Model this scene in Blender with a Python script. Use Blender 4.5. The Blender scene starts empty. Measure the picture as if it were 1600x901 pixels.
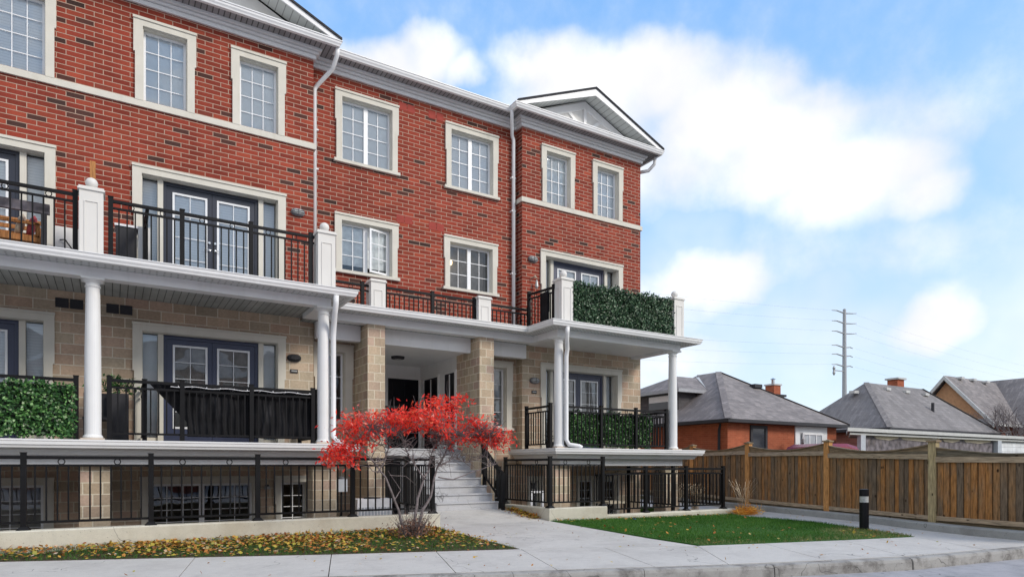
import bpy, bmesh, math, random
import numpy as np
from mathutils import Vector
random.seed(7); np.random.seed(7)
R_ = math.radians
C = bpy.context.scene.collection
sc = bpy.context.scene

# ------------------------------------------------------------------ camera
CAMZ = 1.5
cam_d = bpy.data.cameras.new('camera'); cam = bpy.data.objects.new('camera', cam_d); C.objects.link(cam)
cam.location = (0, 0, CAMZ); cam.rotation_euler = (R_(90), 0, -R_(31.373))
cam_d.sensor_width = 36; cam_d.lens = 23.0625; cam_d.shift_y = 276.5/1600
cam_d.clip_start = .05; cam_d.clip_end = 3000
sc.camera = cam

# ------------------------------------------------------------------ world + sun
SUN_EL, SUN_AZ = 33, 146            # azimuth from +Y towards +X (degrees)
SKY_STRENGTH = .15
world = bpy.data.worlds.new('World'); sc.world = world; world.use_nodes = True

class NT:
    """tiny helper for node trees"""
    def __init__(s, tree): s.t = tree; s.n = tree.nodes; s.l = tree.links
    def node(s, typ, **kw):
        n = s.n.new(typ)
        for k, v in kw.items(): setattr(n, k, v)
        return n
    def put(s, inp, v):
        if v is None: return
        if hasattr(v, 'is_output') or isinstance(v, bpy.types.NodeSocket): s.l.new(v, inp)
        else: inp.default_value = v
    def m(s, op, a, b=None, c=None, clamp=False):
        n = s.node('ShaderNodeMath', operation=op); n.use_clamp = clamp
        s.put(n.inputs[0], a); s.put(n.inputs[1], b)
        if c is not None: s.put(n.inputs[2], c)
        return n.outputs[0]
    def mix(s, f, a, b):
        n = s.node('ShaderNodeMix', data_type='RGBA'); s.put(n.inputs[0], f)
        s.put(n.inputs[6], a); s.put(n.inputs[7], b); return n.outputs[2]
    def mul(s, a, b):
        n = s.node('ShaderNodeMix', data_type='RGBA', blend_type='MULTIPLY'); n.inputs[0].default_value = 1
        s.put(n.inputs[6], a); s.put(n.inputs[7], b); return n.outputs[2]
    def comb(s, x, y, z=0.):
        n = s.node('ShaderNodeCombineXYZ'); s.put(n.inputs[0], x); s.put(n.inputs[1], y); s.put(n.inputs[2], z); return n.outputs[0]
    def sep(s, v):
        n = s.node('ShaderNodeSeparateXYZ'); s.put(n.inputs[0], v); return n.outputs
    def noise(s, vec, scale, detail=3, rough=.5):
        n = s.node('ShaderNodeTexNoise'); s.put(n.inputs['Vector'], vec); n.inputs['Scale'].default_value = scale
        n.inputs['Detail'].default_value = detail; n.inputs['Roughness'].default_value = rough; return n.outputs[0]
    def white(s, vec):
        n = s.node('ShaderNodeTexWhiteNoise', noise_dimensions='3D'); s.put(n.inputs['Vector'], vec); return n.outputs[0]
    def ramp(s, f, stops, interp='LINEAR'):
        n = s.node('ShaderNodeValToRGB'); cr = n.color_ramp; cr.interpolation = interp
        while len(cr.elements) < len(stops): cr.elements.new(.5)
        for e, (p, c) in zip(cr.elements, stops):
            e.position = p; e.color = (c[0], c[1], c[2], 1) if not isinstance(c, (int, float)) else (c, c, c, 1)
        s.put(n.inputs[0], f); return n.outputs[0]
    def rng(s, v, a, b, c=0., d=1., smooth=True):
        n = s.node('ShaderNodeMapRange'); n.interpolation_type = 'SMOOTHSTEP' if smooth else 'LINEAR'
        s.put(n.inputs[0], v)
        for i, x in enumerate((a, b, c, d)): s.put(n.inputs[1+i], x)
        return n.outputs[0]

def px_dir(px, py):      # direction in the world seen at a photo pixel, used once to lay out the cloud cover
    a = R_(58.627); u = (px-800)/1025
    x = math.cos(a)+u*math.sin(a); y = math.sin(a)-u*math.cos(a)
    return math.atan2(x, y), math.atan2((727-py)/1025, math.hypot(x, y))

w = NT(world.node_tree); w.n.clear()
sky = w.node('ShaderNodeTexSky', sky_type='NISHITA'); sky.sun_disc = False
sky.sun_elevation = R_(SUN_EL); sky.sun_rotation = R_(SUN_AZ)
sky.air_density = 1.0; sky.dust_density = .6; sky.ozone_density = 1.6
g = w.node('ShaderNodeTexCoord').outputs['Generated']
dx, dy, dz = w.sep(g)
az = w.m('ARCTAN2', dx, dy); el = w.m('ARCSINE', dz)
ae = w.comb(az, el)
wn = w.node('ShaderNodeTexNoise'); w.put(wn.inputs['Vector'], ae); wn.inputs['Scale'].default_value = 7; wn.inputs['Detail'].default_value = 5
wr = w.sep(wn.outputs['Color'])
azw = w.m('ADD', az, w.m('MULTIPLY', w.m('SUBTRACT', wr[0], .5), .12))
elw = w.m('ADD', el, w.m('MULTIPLY', w.m('SUBTRACT', wr[1], .5), .09))
acc = None
CL = [(600, 85, 70, 40, 1), (665, 82, 75, 50, 1), (725, 118, 45, 35, .9), (860, 110, 80, 60, 1), (910, 160, 120, 90, 1.1), (1010, 130, 120, 70, 1.1),
      (1110, 185, 130, 85, 1.1), (1060, 250, 130, 80, .8), (1220, 235, 130, 80, 1.05), (1340, 280, 130, 75, 1.05), (1430, 305, 70, 50, .9), (1110, 432, 95, 55, 1.0), (1040, 470, 70, 60, .7),
      (1455, 500, 95, 55, 1.0), (1450, 390, 90, 45, .5), (1450, 185, 190, 60, .55), (1360, 170, 60, 45, .5), (1040, 560, 120, 50, .7), (1250, 380, 200, 70, .35), (1560, 380, 150, 80, .3)]
for (px, py, rx, ry, k) in CL:
    a0, e0 = px_dir(px, py); a1, _ = px_dir(px+rx, py); _, e1 = px_dir(px, py-ry)
    ra = abs(a1-a0); re = abs(e1-e0)
    p = w.m('POWER', w.m('DIVIDE', w.m('SUBTRACT', azw, a0), ra), 2)
    q = w.m('POWER', w.m('DIVIDE', w.m('SUBTRACT', elw, e0), re), 2)
    v = w.m('MULTIPLY', w.m('SUBTRACT', 1., w.m('MULTIPLY', w.m('ADD', p, q), .55), clamp=True), k)
    acc = v if acc is None else w.m('SMOOTH_MAX', acc, v, .25)
# broken cloud over the rest of the sky
cn = w.noise(w.comb(w.m('MULTIPLY', az, 1.3), w.m('MULTIPLY', el, 2.6)), 1.9, 5, .55)
away = w.rng(w.m('ABSOLUTE', w.m('SUBTRACT', az, .9)), 1.0, 1.4)
rest = w.m('MULTIPLY', w.rng(cn, .38, .55), w.m('MULTIPLY', away, 1.2))
acc = w.m('MAXIMUM', acc, rest)
fine = w.noise(ae, 16, 6, .6)
mask = w.rng(w.m('ADD', acc, w.m('MULTIPLY', w.m('SUBTRACT', fine, .5), .60)), .0, 1.05)
veil = w.m('MULTIPLY', w.rng(w.noise(ae, 4.2, 4), .35, .7), w.rng(el, .62, .15))
mask = w.m('MAXIMUM', mask, w.m('MULTIPLY', veil, .5))
horiz = w.rng(el, .20, .0)
mask = w.m('MAXIMUM', mask, w.m('MULTIPLY', horiz, .35))
raw = w.mul(sky.outputs[0], (SKY_STRENGTH, SKY_STRENGTH, SKY_STRENGTH, 1))
grad = w.ramp(w.rng(el, 0., .75, 0., 1., False), [(0, (.44, .52, .60)), (.22, (.345, .465, .61)), (.5, (.225, .39, .62)), (.8, (.15, .315, .59)), (1, (.12, .27, .55))])
skyc = w.mix(.85, raw, grad)
shade = w.rng(w.noise(ae, 7, 5), .32, .68, .56, .69)
cc = w.mul(w.comb(shade, shade, shade), (.985, .99, 1.02, 1))
skm = w.mix(mask, skyc, cc)
bg = w.node('ShaderNodeBackground'); w.put(bg.inputs[0], skm); bg.inputs[1].default_value = 1.0
wo = w.node('ShaderNodeOutputWorld'); w.l.new(bg.outputs[0], wo.inputs[0])

sd = bpy.data.lights.new('sun', 'SUN'); sun = bpy.data.objects.new('sun', sd); C.objects.link(sun)
sd.energy = 1.35; sd.angle = R_(16); sd.color = (1, .93, .84)
sdir = Vector((math.sin(R_(SUN_AZ))*math.cos(R_(SUN_EL)), math.cos(R_(SUN_AZ))*math.cos(R_(SUN_EL)), math.sin(R_(SUN_EL))))
sun.rotation_euler = sdir.to_track_quat('Z', 'Y').to_euler(); sun.location = (0, -20, 30)

sc.view_settings.view_transform = 'Standard'; sc.view_settings.look = 'None'
sc.view_settings.exposure = 0.82; sc.view_settings.gamma = 1; sc.view_settings.use_curve_mapping = False
sc.cycles.max_bounces = 7; sc.cycles.transparent_max_bounces = 12
sc.cycles.diffuse_bounces = 4

# ------------------------------------------------------------------ materials
MATS = {}
def new_mat(name):
    m = bpy.data.materials.new(name); m.use_nodes = True; n = NT(m.node_tree); n.n.clear()
    out = n.node('ShaderNodeOutputMaterial'); b = n.node('ShaderNodeBsdfPrincipled'); n.l.new(b.outputs[0], out.inputs[0])
    MATS[name] = m; return m, n, b, out
def bump(n, b, h, dist=.01, strength=.5):
    u = n.node('ShaderNodeBump'); u.inputs['Distance'].default_value = dist; u.inputs['Strength'].default_value = strength
    n.put(u.inputs['Height'], h); n.l.new(u.outputs[0], b.inputs['Normal'])
def plain(name, col, rough=.5, metal=0., var=.06, scale=6., spec=.5, dirt=None, bmp=0):
    m, n, b, o = new_mat(name); tc = n.node('ShaderNodeTexCoord').outputs['Object']
    nz = n.noise(tc, scale, 4); k = n.rng(nz, .3, .7, 1-var*2, 1+var, False)
    c = n.mul((*col, 1), n.comb(k, k, k))
    if dirt:
        sx_, sy_, sz_ = n.sep(tc); z2 = n.noise(n.comb(n.m('MULTIPLY', sx_, 3.), n.m('MULTIPLY', sy_, 3.), n.m('MULTIPLY', sz_, .7)), 1.7, 5, .65); c = n.mix(n.rng(z2, .52, .75, 0, dirt[1]), c, (*dirt[0], 1))
    n.put(b.inputs['Base Color'], c); b.inputs['Roughness'].default_value = rough; b.inputs['Metallic'].default_value = metal
    b.inputs['Specular IOR Level'].default_value = spec
    if bmp: bump(n, b, n.noise(tc, 60, 3), .003, bmp)
    return m
def block(name, L, h, mt, stops, mortar, rough=.85, depth=.004, var=.12, off=.5, tex=40, dirt=.0):
    m, n, b, o = new_mat(name)
    uv = n.node('ShaderNodeUVMap').outputs[0]; x, y, _ = n.sep(uv)
    ry = n.m('DIVIDE', y, h); row = n.m('FLOOR', ry)
    xs = n.m('ADD', n.m('DIVIDE', x, L), n.m('MULTIPLY', n.m('MODULO', n.m('ABSOLUTE', row), 2.), off))
    col = n.m('FLOOR', xs); fx = n.m('SUBTRACT', xs, col); fy = n.m('SUBTRACT', ry, row)
    inx = n.m('GREATER_THAN', fx, mt/L); iny = n.m('GREATER_THAN', fy, mt/h); ins = n.m('MULTIPLY', inx, iny)
    cc_ = n.m('ADD', n.m('MULTIPLY', col, 1.37), .11); rr_ = n.m('ADD', n.m('MULTIPLY', row, 2.73), .19)
    r = n.white(n.comb(cc_, rr_, 1.31)); r2 = n.white(n.comb(cc_, rr_, 7.77))
    c = n.ramp(r, stops, 'LINEAR')
    k = n.rng(r2, 0., 1., 1-var, 1+var, False)
    nz = n.noise(n.comb(x, y), tex, 4, .6); k = n.m('MULTIPLY', k, n.rng(nz, .25, .75, .84, 1.12, False))
    big = n.noise(n.comb(x, y), .5, 3); k = n.m('MULTIPLY', k, n.rng(big, .3, .7, .84, 1.10, False))
    stk = n.noise(n.comb(n.m('MULTIPLY', x, 2.2), n.m('MULTIPLY', y, .35)), 1.3, 5, .6); k = n.m('MULTIPLY', k, n.rng(stk, .3, .68, .82, 1.06, False))
    c = n.mul(c, n.comb(k, k, k))
    mo = n.mul((*mortar, 1), n.comb(*[n.rng(nz, .25, .75, .88, 1.08, False)]*3))
    n.put(b.inputs['Base Color'], n.mix(ins, mo, c)); b.inputs['Roughness'].default_value = rough
    b.inputs['Specular IOR Level'].default_value = .25
    bump(n, b, n.m('ADD', ins, n.m('MULTIPLY', nz, .35)), depth, .8)
    return m

block('brick', .30, .0975, .0135, [(0, (.22, .036, .021)), (.30, (.30, .050, .028)), (.55, (.25, .040, .024)), (.80, (.345, .064, .034)), (.925, (.28, .052, .029)), (.935, (.055, .030, .025)), (1, (.11, .040, .030))],
      (.46, .33, .25), var=.16)
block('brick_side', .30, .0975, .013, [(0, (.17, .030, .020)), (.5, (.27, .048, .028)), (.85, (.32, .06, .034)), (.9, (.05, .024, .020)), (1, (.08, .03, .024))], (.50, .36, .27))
block('stone', .42, .2, .017, [(0, (.50, .385, .275)), (.35, (.60, .44, .315)), (.6, (.55, .385, .285)), (.8, (.54, .45, .33)), (1, (.46, .37, .27))],
      (.68, .62, .50), var=.13, tex=22)
block('stone_small', .29, .2, .017, [(0, (.50, .38, .28)), (.35, (.58, .46, .32)), (.6, (.54, .39, .31)), (.8, (.56, .48, .34)), (1, (.50, .39, .29))],
      (.70, .64, .50), var=.13, tex=22)
block('orange_brick', .24, .08, .009, [(0, (.36, .095, .045)), (.5, (.43, .125, .06)), (1, (.38, .105, .05))], (.42, .17, .10), var=.08)
block('old_brick', .24, .08, .009, [(0, (.30, .11, .08)), (.5, (.36, .15, .11)), (1, (.26, .09, .07))], (.35, .2, .16), var=.12)
block('shingle', .34, .14, .010, [(0, (.22, .20, .195)), (.5, (.255, .232, .225)), (1, (.30, .27, .26))], (.16, .15, .145), var=.09, off=.37, tex=14)
block('shingle_grey', .34, .14, .010, [(0, (.215, .20, .195)), (.5, (.24, .225, .22)), (1, (.27, .25, .245))], (.17, .16, .155), var=.07, off=.37, tex=14)
block('shingle_dark', .34, .14, .010, [(0, (.03, .03, .035)), (1, (.06, .06, .065))], (.02, .02, .02))
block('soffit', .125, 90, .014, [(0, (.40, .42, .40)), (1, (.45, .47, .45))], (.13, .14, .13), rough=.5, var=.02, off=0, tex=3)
block('eave_soffit', .11, 90, .022, [(0, (.30, .30, .31)), (1, (.36, .36, .37))], (.09, .09, .09), rough=.5, var=.02, off=0, tex=3)  # white soffit coloured grey: shade under the eaves is in the colour
block('dormer_shingle', .34, .14, .010, [(0, (.09, .085, .09)), (1, (.13, .12, .125))], (.06, .06, .06), rough=.8)
block('siding', 90, .22, .02, [(0, (.80, .82, .84)), (1, (.82, .84, .86))], (.45, .47, .5), rough=.5, var=.02, off=0, tex=3)
def board_mat(name, L, stops, horiz=False, gap_shade=False):
    m, n, b, o = new_mat(name)
    uv = n.node('ShaderNodeUVMap').outputs[0]; x, y, _ = n.sep(uv)
    if horiz: x, y = y, x
    xs = n.m('DIVIDE', x, L); col = n.m('FLOOR', xs)
    r = n.white(n.comb(col, 3., 2.)); r2 = n.white(n.comb(col, 9., 5.))
    grain = n.noise(n.comb(n.m('MULTIPLY', x, 14.), n.m('ADD', n.m('MULTIPLY', y, 1.1), n.m('MULTIPLY', r2, 30.))), 3., 6, .65)
    stain = n.noise(n.comb(n.m('MULTIPLY', x, 4.5), n.m('MULTIPLY', y, .8)), 1.6, 4, .6)
    f = n.m('ADD', n.m('MULTIPLY', r, .62), n.m('MULTIPLY', stain, .45), clamp=True)
    c = n.ramp(f, stops)
    k = n.rng(grain, .3, .7, .45, 1.45, False); c = n.mul(c, n.comb(k, k, k))
    vo = n.node('ShaderNodeTexVoronoi'); n.put(vo.inputs['Vector'], n.comb(n.m('MULTIPLY', x, 7.), n.m('MULTIPLY', y, 3.2))); vo.inputs['Scale'].default_value = 1.
    kn = n.rng(vo.outputs['Distance'], .05, .16, .0, 1.); c = n.mix(kn, (.035, .02, .012, 1), c)
    if gap_shade:  # shade of the gaps between boards, painted as darker board edges
        fx = n.m('SUBTRACT', xs, col); e = n.m('MULTIPLY', n.rng(fx, .14, .25, .35, 1.), n.rng(fx, .94, .86, .35, 1.)); c = n.mul(c, n.comb(e, e, e))
    n.put(b.inputs['Base Color'], c); b.inputs['Roughness'].default_value = .85; b.inputs['Specular IOR Level'].default_value = .2
    bump(n, b, grain, .006, .6); return m
board_mat('fence_board', .14, [(0, (.095, .070, .050)), (.3, (.175, .128, .085)), (.44, (.27, .155, .072)), (.56, (.19, .138, .088)), (.68, (.38, .175, .056)), (.80, (.27, .158, .075)), (1, (.48, .19, .05))], gap_shade=True)
board_mat('fence_post', .5, [(0, (.46, .22, .075)), (.5, (.56, .28, .10)), (1, (.50, .25, .10))])
board_mat('fence_post_pale', .5, [(0, (.33, .26, .14)), (.5, (.42, .34, .19)), (1, (.30, .24, .15))])
board_mat('fence_rail', .9, [(0, (.34, .28, .20)), (.5, (.45, .34, .22)), (1, (.36, .30, .24))], horiz=True)
board_mat('fence_cap', .9, [(0, (.13, .12, .095)), (.5, (.20, .165, .11)), (1, (.28, .20, .12))], horiz=True)
board_mat('warm_wood', .5, [(0, (.42, .18, .06)), (.5, (.50, .24, .09)), (1, (.38, .16, .06))])

m, n, b, o = new_mat('perf_soffit'); x, y, z_ = n.sep(n.node('ShaderNodeTexCoord').outputs['Object'])
vo = n.node('ShaderNodeTexVoronoi'); vo.inputs['Randomness'].default_value = .15; vo.inputs['Scale'].default_value = 9.; n.put(vo.inputs['Vector'], n.comb(x, y)); vo.voronoi_dimensions = '2D'
n.put(b.inputs['Base Color'], n.mix(n.rng(vo.outputs['Distance'], .12, .2), (.12, .12, .12, 1), (.60, .61, .61, 1))); b.inputs['Roughness'].default_value = .5
plain('cream_trim', (.66, .63, .55), .75, var=.03, scale=3, dirt=((.50, .47, .38), .35), spec=.2, bmp=.2)
plain('white_metal', (.80, .80, .80), .4, var=.02, scale=2, dirt=((.60, .61, .60), .3))
plain('white_paint', (.78, .78, .77), .5, var=.02, scale=2, dirt=((.62, .61, .57), .35))
plain('post_paint', (.70, .68, .64), .55, var=.02, scale=2, dirt=((.60, .57, .52), .3))
plain('white_vinyl', (.80, .81, .82), .35, var=.01)
plain('shutter_cream', (.72, .71, .68), .5, var=.02)
plain('black_metal', (.008, .008, .009), .5, var=.1, spec=.18)
plain('navy', (.042, .052, .098), .35, var=.05)
plain('slate', (.020, .024, .040), .35, var=.05)
plain('dark_door', (.010, .010, .014), .3, var=.05, spec=.18)
plain('steel', (.6, .6, .6), .25, 1., var=.02)
plain('grey_lamp', (.13, .13, .14), .4, var=.05)
plain('grey_steel', (.36, .37, .39), .5, .3, var=.05)
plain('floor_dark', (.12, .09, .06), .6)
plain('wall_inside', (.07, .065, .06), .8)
plain('black_fabric', (.012, .012, .014), .75, var=.3, scale=2.5, dirt=((.05, .05, .055), .7), spec=.18)
plain('dark_plastic', (.02, .02, .022), .5, spec=.18)
plain('charcoal', (.045, .045, .05), .6, spec=.18)
plain('grey_box', (.45, .48, .52), .5)
plain('red_paint', (.20, .008, .014), .25)
plain('pink_cushion', (.42, .07, .08), .8)
plain('tan_cushion', (.55, .48, .36), .85)
plain('tan_stucco', (.50, .27, .14), .9, var=.08)
plain('dark_window', (.03, .035, .045), .15)
plain('terracotta', (.28, .11, .06), .8)
plain('bark', (.20, .17, .17), .9, var=.2, scale=25)
plain('worn_base', (.58, .50, .42), .8, scale=14, dirt=((.50, .24, .09), .9))
plain('rust', (.35, .14, .05), .9)
plain('flashing', (.52, .52, .50), .4)
plain('felt', (.18, .16, .175), .9, var=.35, scale=4, dirt=((.32, .24, .16), .25))
plain('bollard_black', (.010, .010, .012), .35, var=.1, spec=.18)
plain('lens', (.45, .46, .45), .3, var=.15, scale=30)
plain('blind', (.90, .92, .93), .7, var=.02)
plain('sheer', (.93, .93, .90), .8, scale=9, var=.10)
plain('curtain', (.35, .32, .29), .85, var=.15)
plain('litter_white', (.8, .8, .82), .6)
plain('litter_blue', (.18, .25, .62), .6)

def concrete(name, col, stain, rough=.85, sc1=1.2):
    m, n, b, o = new_mat(name); tc = n.node('ShaderNodeTexCoord').outputs['Object']
    a = n.noise(tc, sc1, 6, .65); c = n.mix(n.rng(a, .40, .72), (*col, 1), (*stain, 1))
    f = n.noise(tc, 90, 3, .7); k = n.rng(f, .25, .75, .86, 1.10, False)
    f2 = n.noise(tc, 9, 5, .7); k = n.m('MULTIPLY', k, n.rng(f2, .3, .7, .93, 1.05, False))
    c = n.mul(c, n.comb(k, k, k))
    vo = n.node('ShaderNodeTexVoronoi', feature='DISTANCE_TO_EDGE'); n.put(vo.inputs['Vector'], n.node('ShaderNodeTexCoord').outputs['Object']); vo.inputs['Scale'].default_value = .33
    wv_ = n.node('ShaderNodeVectorMath', operation='ADD'); n.put(wv_.inputs[0], tc); nzz = n.node('ShaderNodeTexNoise'); n.put(nzz.inputs['Vector'], tc); nzz.inputs['Scale'].default_value = 2.2; n.put(wv_.inputs[1], nzz.outputs['Color']); n.put(vo.inputs['Vector'], wv_.outputs[0])
    crack = n.m('MAXIMUM', n.rng(vo.outputs['Distance'], .0012, .0035), n.rng(n.noise(tc, .7, 2), .50, .53)); cf = n.m('ADD', n.m('MULTIPLY', crack, .5), .5)
    sp = n.rng(n.noise(tc, 38, 2, .4), .70, .74, 1., .55); c = n.mul(c, n.comb(*[n.m('MULTIPLY', cf, sp)]*3))
    n.put(b.inputs['Base Color'], c); b.inputs['Roughness'].default_value = rough
    b.inputs['Specular IOR Level'].default_value = .25
    bump(n, b, n.m('ADD', f, f2), .003, .5); return m
concrete('walk_concrete', (.56, .54, .505), (.47, .45, .42))
concrete('kerb_concrete', (.36, .35, .33), (.12, .11, .10), sc1=3.2)
concrete('wall_concrete', (.60, .575, .48), (.48, .44, .35), sc1=.9)
concrete('step_concrete', (.52, .525, .54), (.44, .44, .44))
concrete('dark_concrete', (.14, .135, .125), (.09, .085, .08), sc1=1.)
concrete('fence_kerb', (.34, .345, .33), (.25, .25, .235), sc1=1.)
concrete('asphalt', (.38, .375, .39), (.29, .29, .30), sc1=2.5)
concrete('soil', (.07, .05, .03), (.05, .045, .02), sc1=3)
concrete('turf', (.030, .10, .010), (.045, .13, .015), sc1=3)
concrete('ground_mat', (.10, .11, .06), (.14, .13, .08), sc1=.2)

def leafmat(name, stops, rough=.6, trans=.25):
    m, n, b, o = new_mat(name); x, y, _ = n.sep(n.node('ShaderNodeUVMap').outputs[0])
    c = n.ramp(x, stops); n.put(b.inputs['Base Color'], c); b.inputs['Roughness'].default_value = rough
    b.inputs['Specular IOR Level'].default_value = .3
    if trans:
        t = n.node('ShaderNodeBsdfTranslucent'); n.put(t.inputs[0], c); mx = n.node('ShaderNodeMixShader'); mx.inputs[0].default_value = trans
        n.l.new(b.outputs[0], mx.inputs[1]); n.l.new(t.outputs[0], mx.inputs[2]); n.l.new(mx.outputs[0], o.inputs[0])
    return m
leafmat('red_leaf', [(0, (.34, .04, .025)), (.12, (.60, .02, .018)), (.4, (.90, .055, .045)), (.75, (.93, .09, .05)), (.9, (.93, .22, .10)), (1, (.85, .30, .26))], trans=.35)
leafmat('fallen', [(0, (.22, .07, .02)), (.25, (.42, .16, .04)), (.5, (.55, .30, .06)), (.7, (.50, .38, .06)), (.85, (.30, .30, .05)), (.95, (.55, .36, .22)), (1, (.62, .5, .38))], rough=.8, trans=.1)
leafmat('ivy', [(0, (.010, .030, .014)), (.4, (.025, .065, .028)), (.7, (.06, .13, .06)), (.88, (.18, .28, .16)), (1, (.42, .50, .36))], rough=.35, trans=.1)
leafmat('ivy_light', [(0, (.014, .045, .012)), (.45, (.035, .11, .03)), (.75, (.08, .21, .05)), (.93, (.20, .38, .12)), (1, (.45, .55, .35))], rough=.35, trans=.1)
leafmat('grass', [(0, (.022, .075, .008)), (.5, (.050, .155, .014)), (.85, (.085, .215, .024)), (1, (.28, .24, .11))], rough=.6, trans=.15)
leafmat('straw', [(0, (.60, .48, .32)), (.6, (.80, .68, .50)), (1, (.70, .40, .12))], rough=.7, trans=.15)
leafmat('orange_blade', [(0, (.75, .28, .03)), (1, (.90, .52, .10))], rough=.7, trans=.15)
leafmat('dry_stem', [(0, (.10, .045, .03)), (.5, (.18, .09, .055)), (1, (.30, .15, .10))], rough=.8, trans=0)

m, n, b, o = new_mat('glass')
gl = n.node('ShaderNodeBsdfGlossy'); gl.inputs['Roughness'].default_value = .01; gl.inputs[0].default_value = (.9, .95, 1, 1)
tr = n.node('ShaderNodeBsdfTransparent'); tr.inputs[0].default_value = (.93, .96, .97, 1)
fr = n.node('ShaderNodeFresnel'); fr.inputs[0].default_value = 1.55
f2 = n.m('ADD', n.m('MULTIPLY', fr.outputs[0], 1.3), .03, clamp=True)
ub = n.node('ShaderNodeBump'); ub.inputs['Distance'].default_value = .02; ub.inputs['Strength'].default_value = .35; n.put(ub.inputs['Height'], n.noise(n.node('ShaderNodeTexCoord').outputs['Object'], 1.6, 1)); n.l.new(ub.outputs[0], gl.inputs['Normal'])
mx = n.node('ShaderNodeMixShader'); n.put(mx.inputs[0], f2); n.l.new(tr.outputs[0], mx.inputs[1]); n.l.new(gl.outputs[0], mx.inputs[2])
n.l.new(mx.outputs[0], o.inputs[0])
m, n, b, o = new_mat('warm_bulb'); b.inputs['Emission Color'].default_value = (1, .72, .38, 1); b.inputs['Emission Strength'].default_value = 2.0; b.inputs['Base Color'].default_value = (1, .8, .5, 1)
# louvred blind: fine horizontal slats
m, n, b, o = new_mat('slat_blind'); uv = n.node('ShaderNodeUVMap').outputs[0]; x, y, _ = n.sep(uv)
s_ = n.m('FRACT', n.m('DIVIDE', y, .055)); n.put(b.inputs['Base Color'], n.mix(n.rng(s_, .0, .25), (.70, .73, .75, 1), (.93, .94, .95, 1))); b.inputs['Roughness'].default_value = .6

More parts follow.
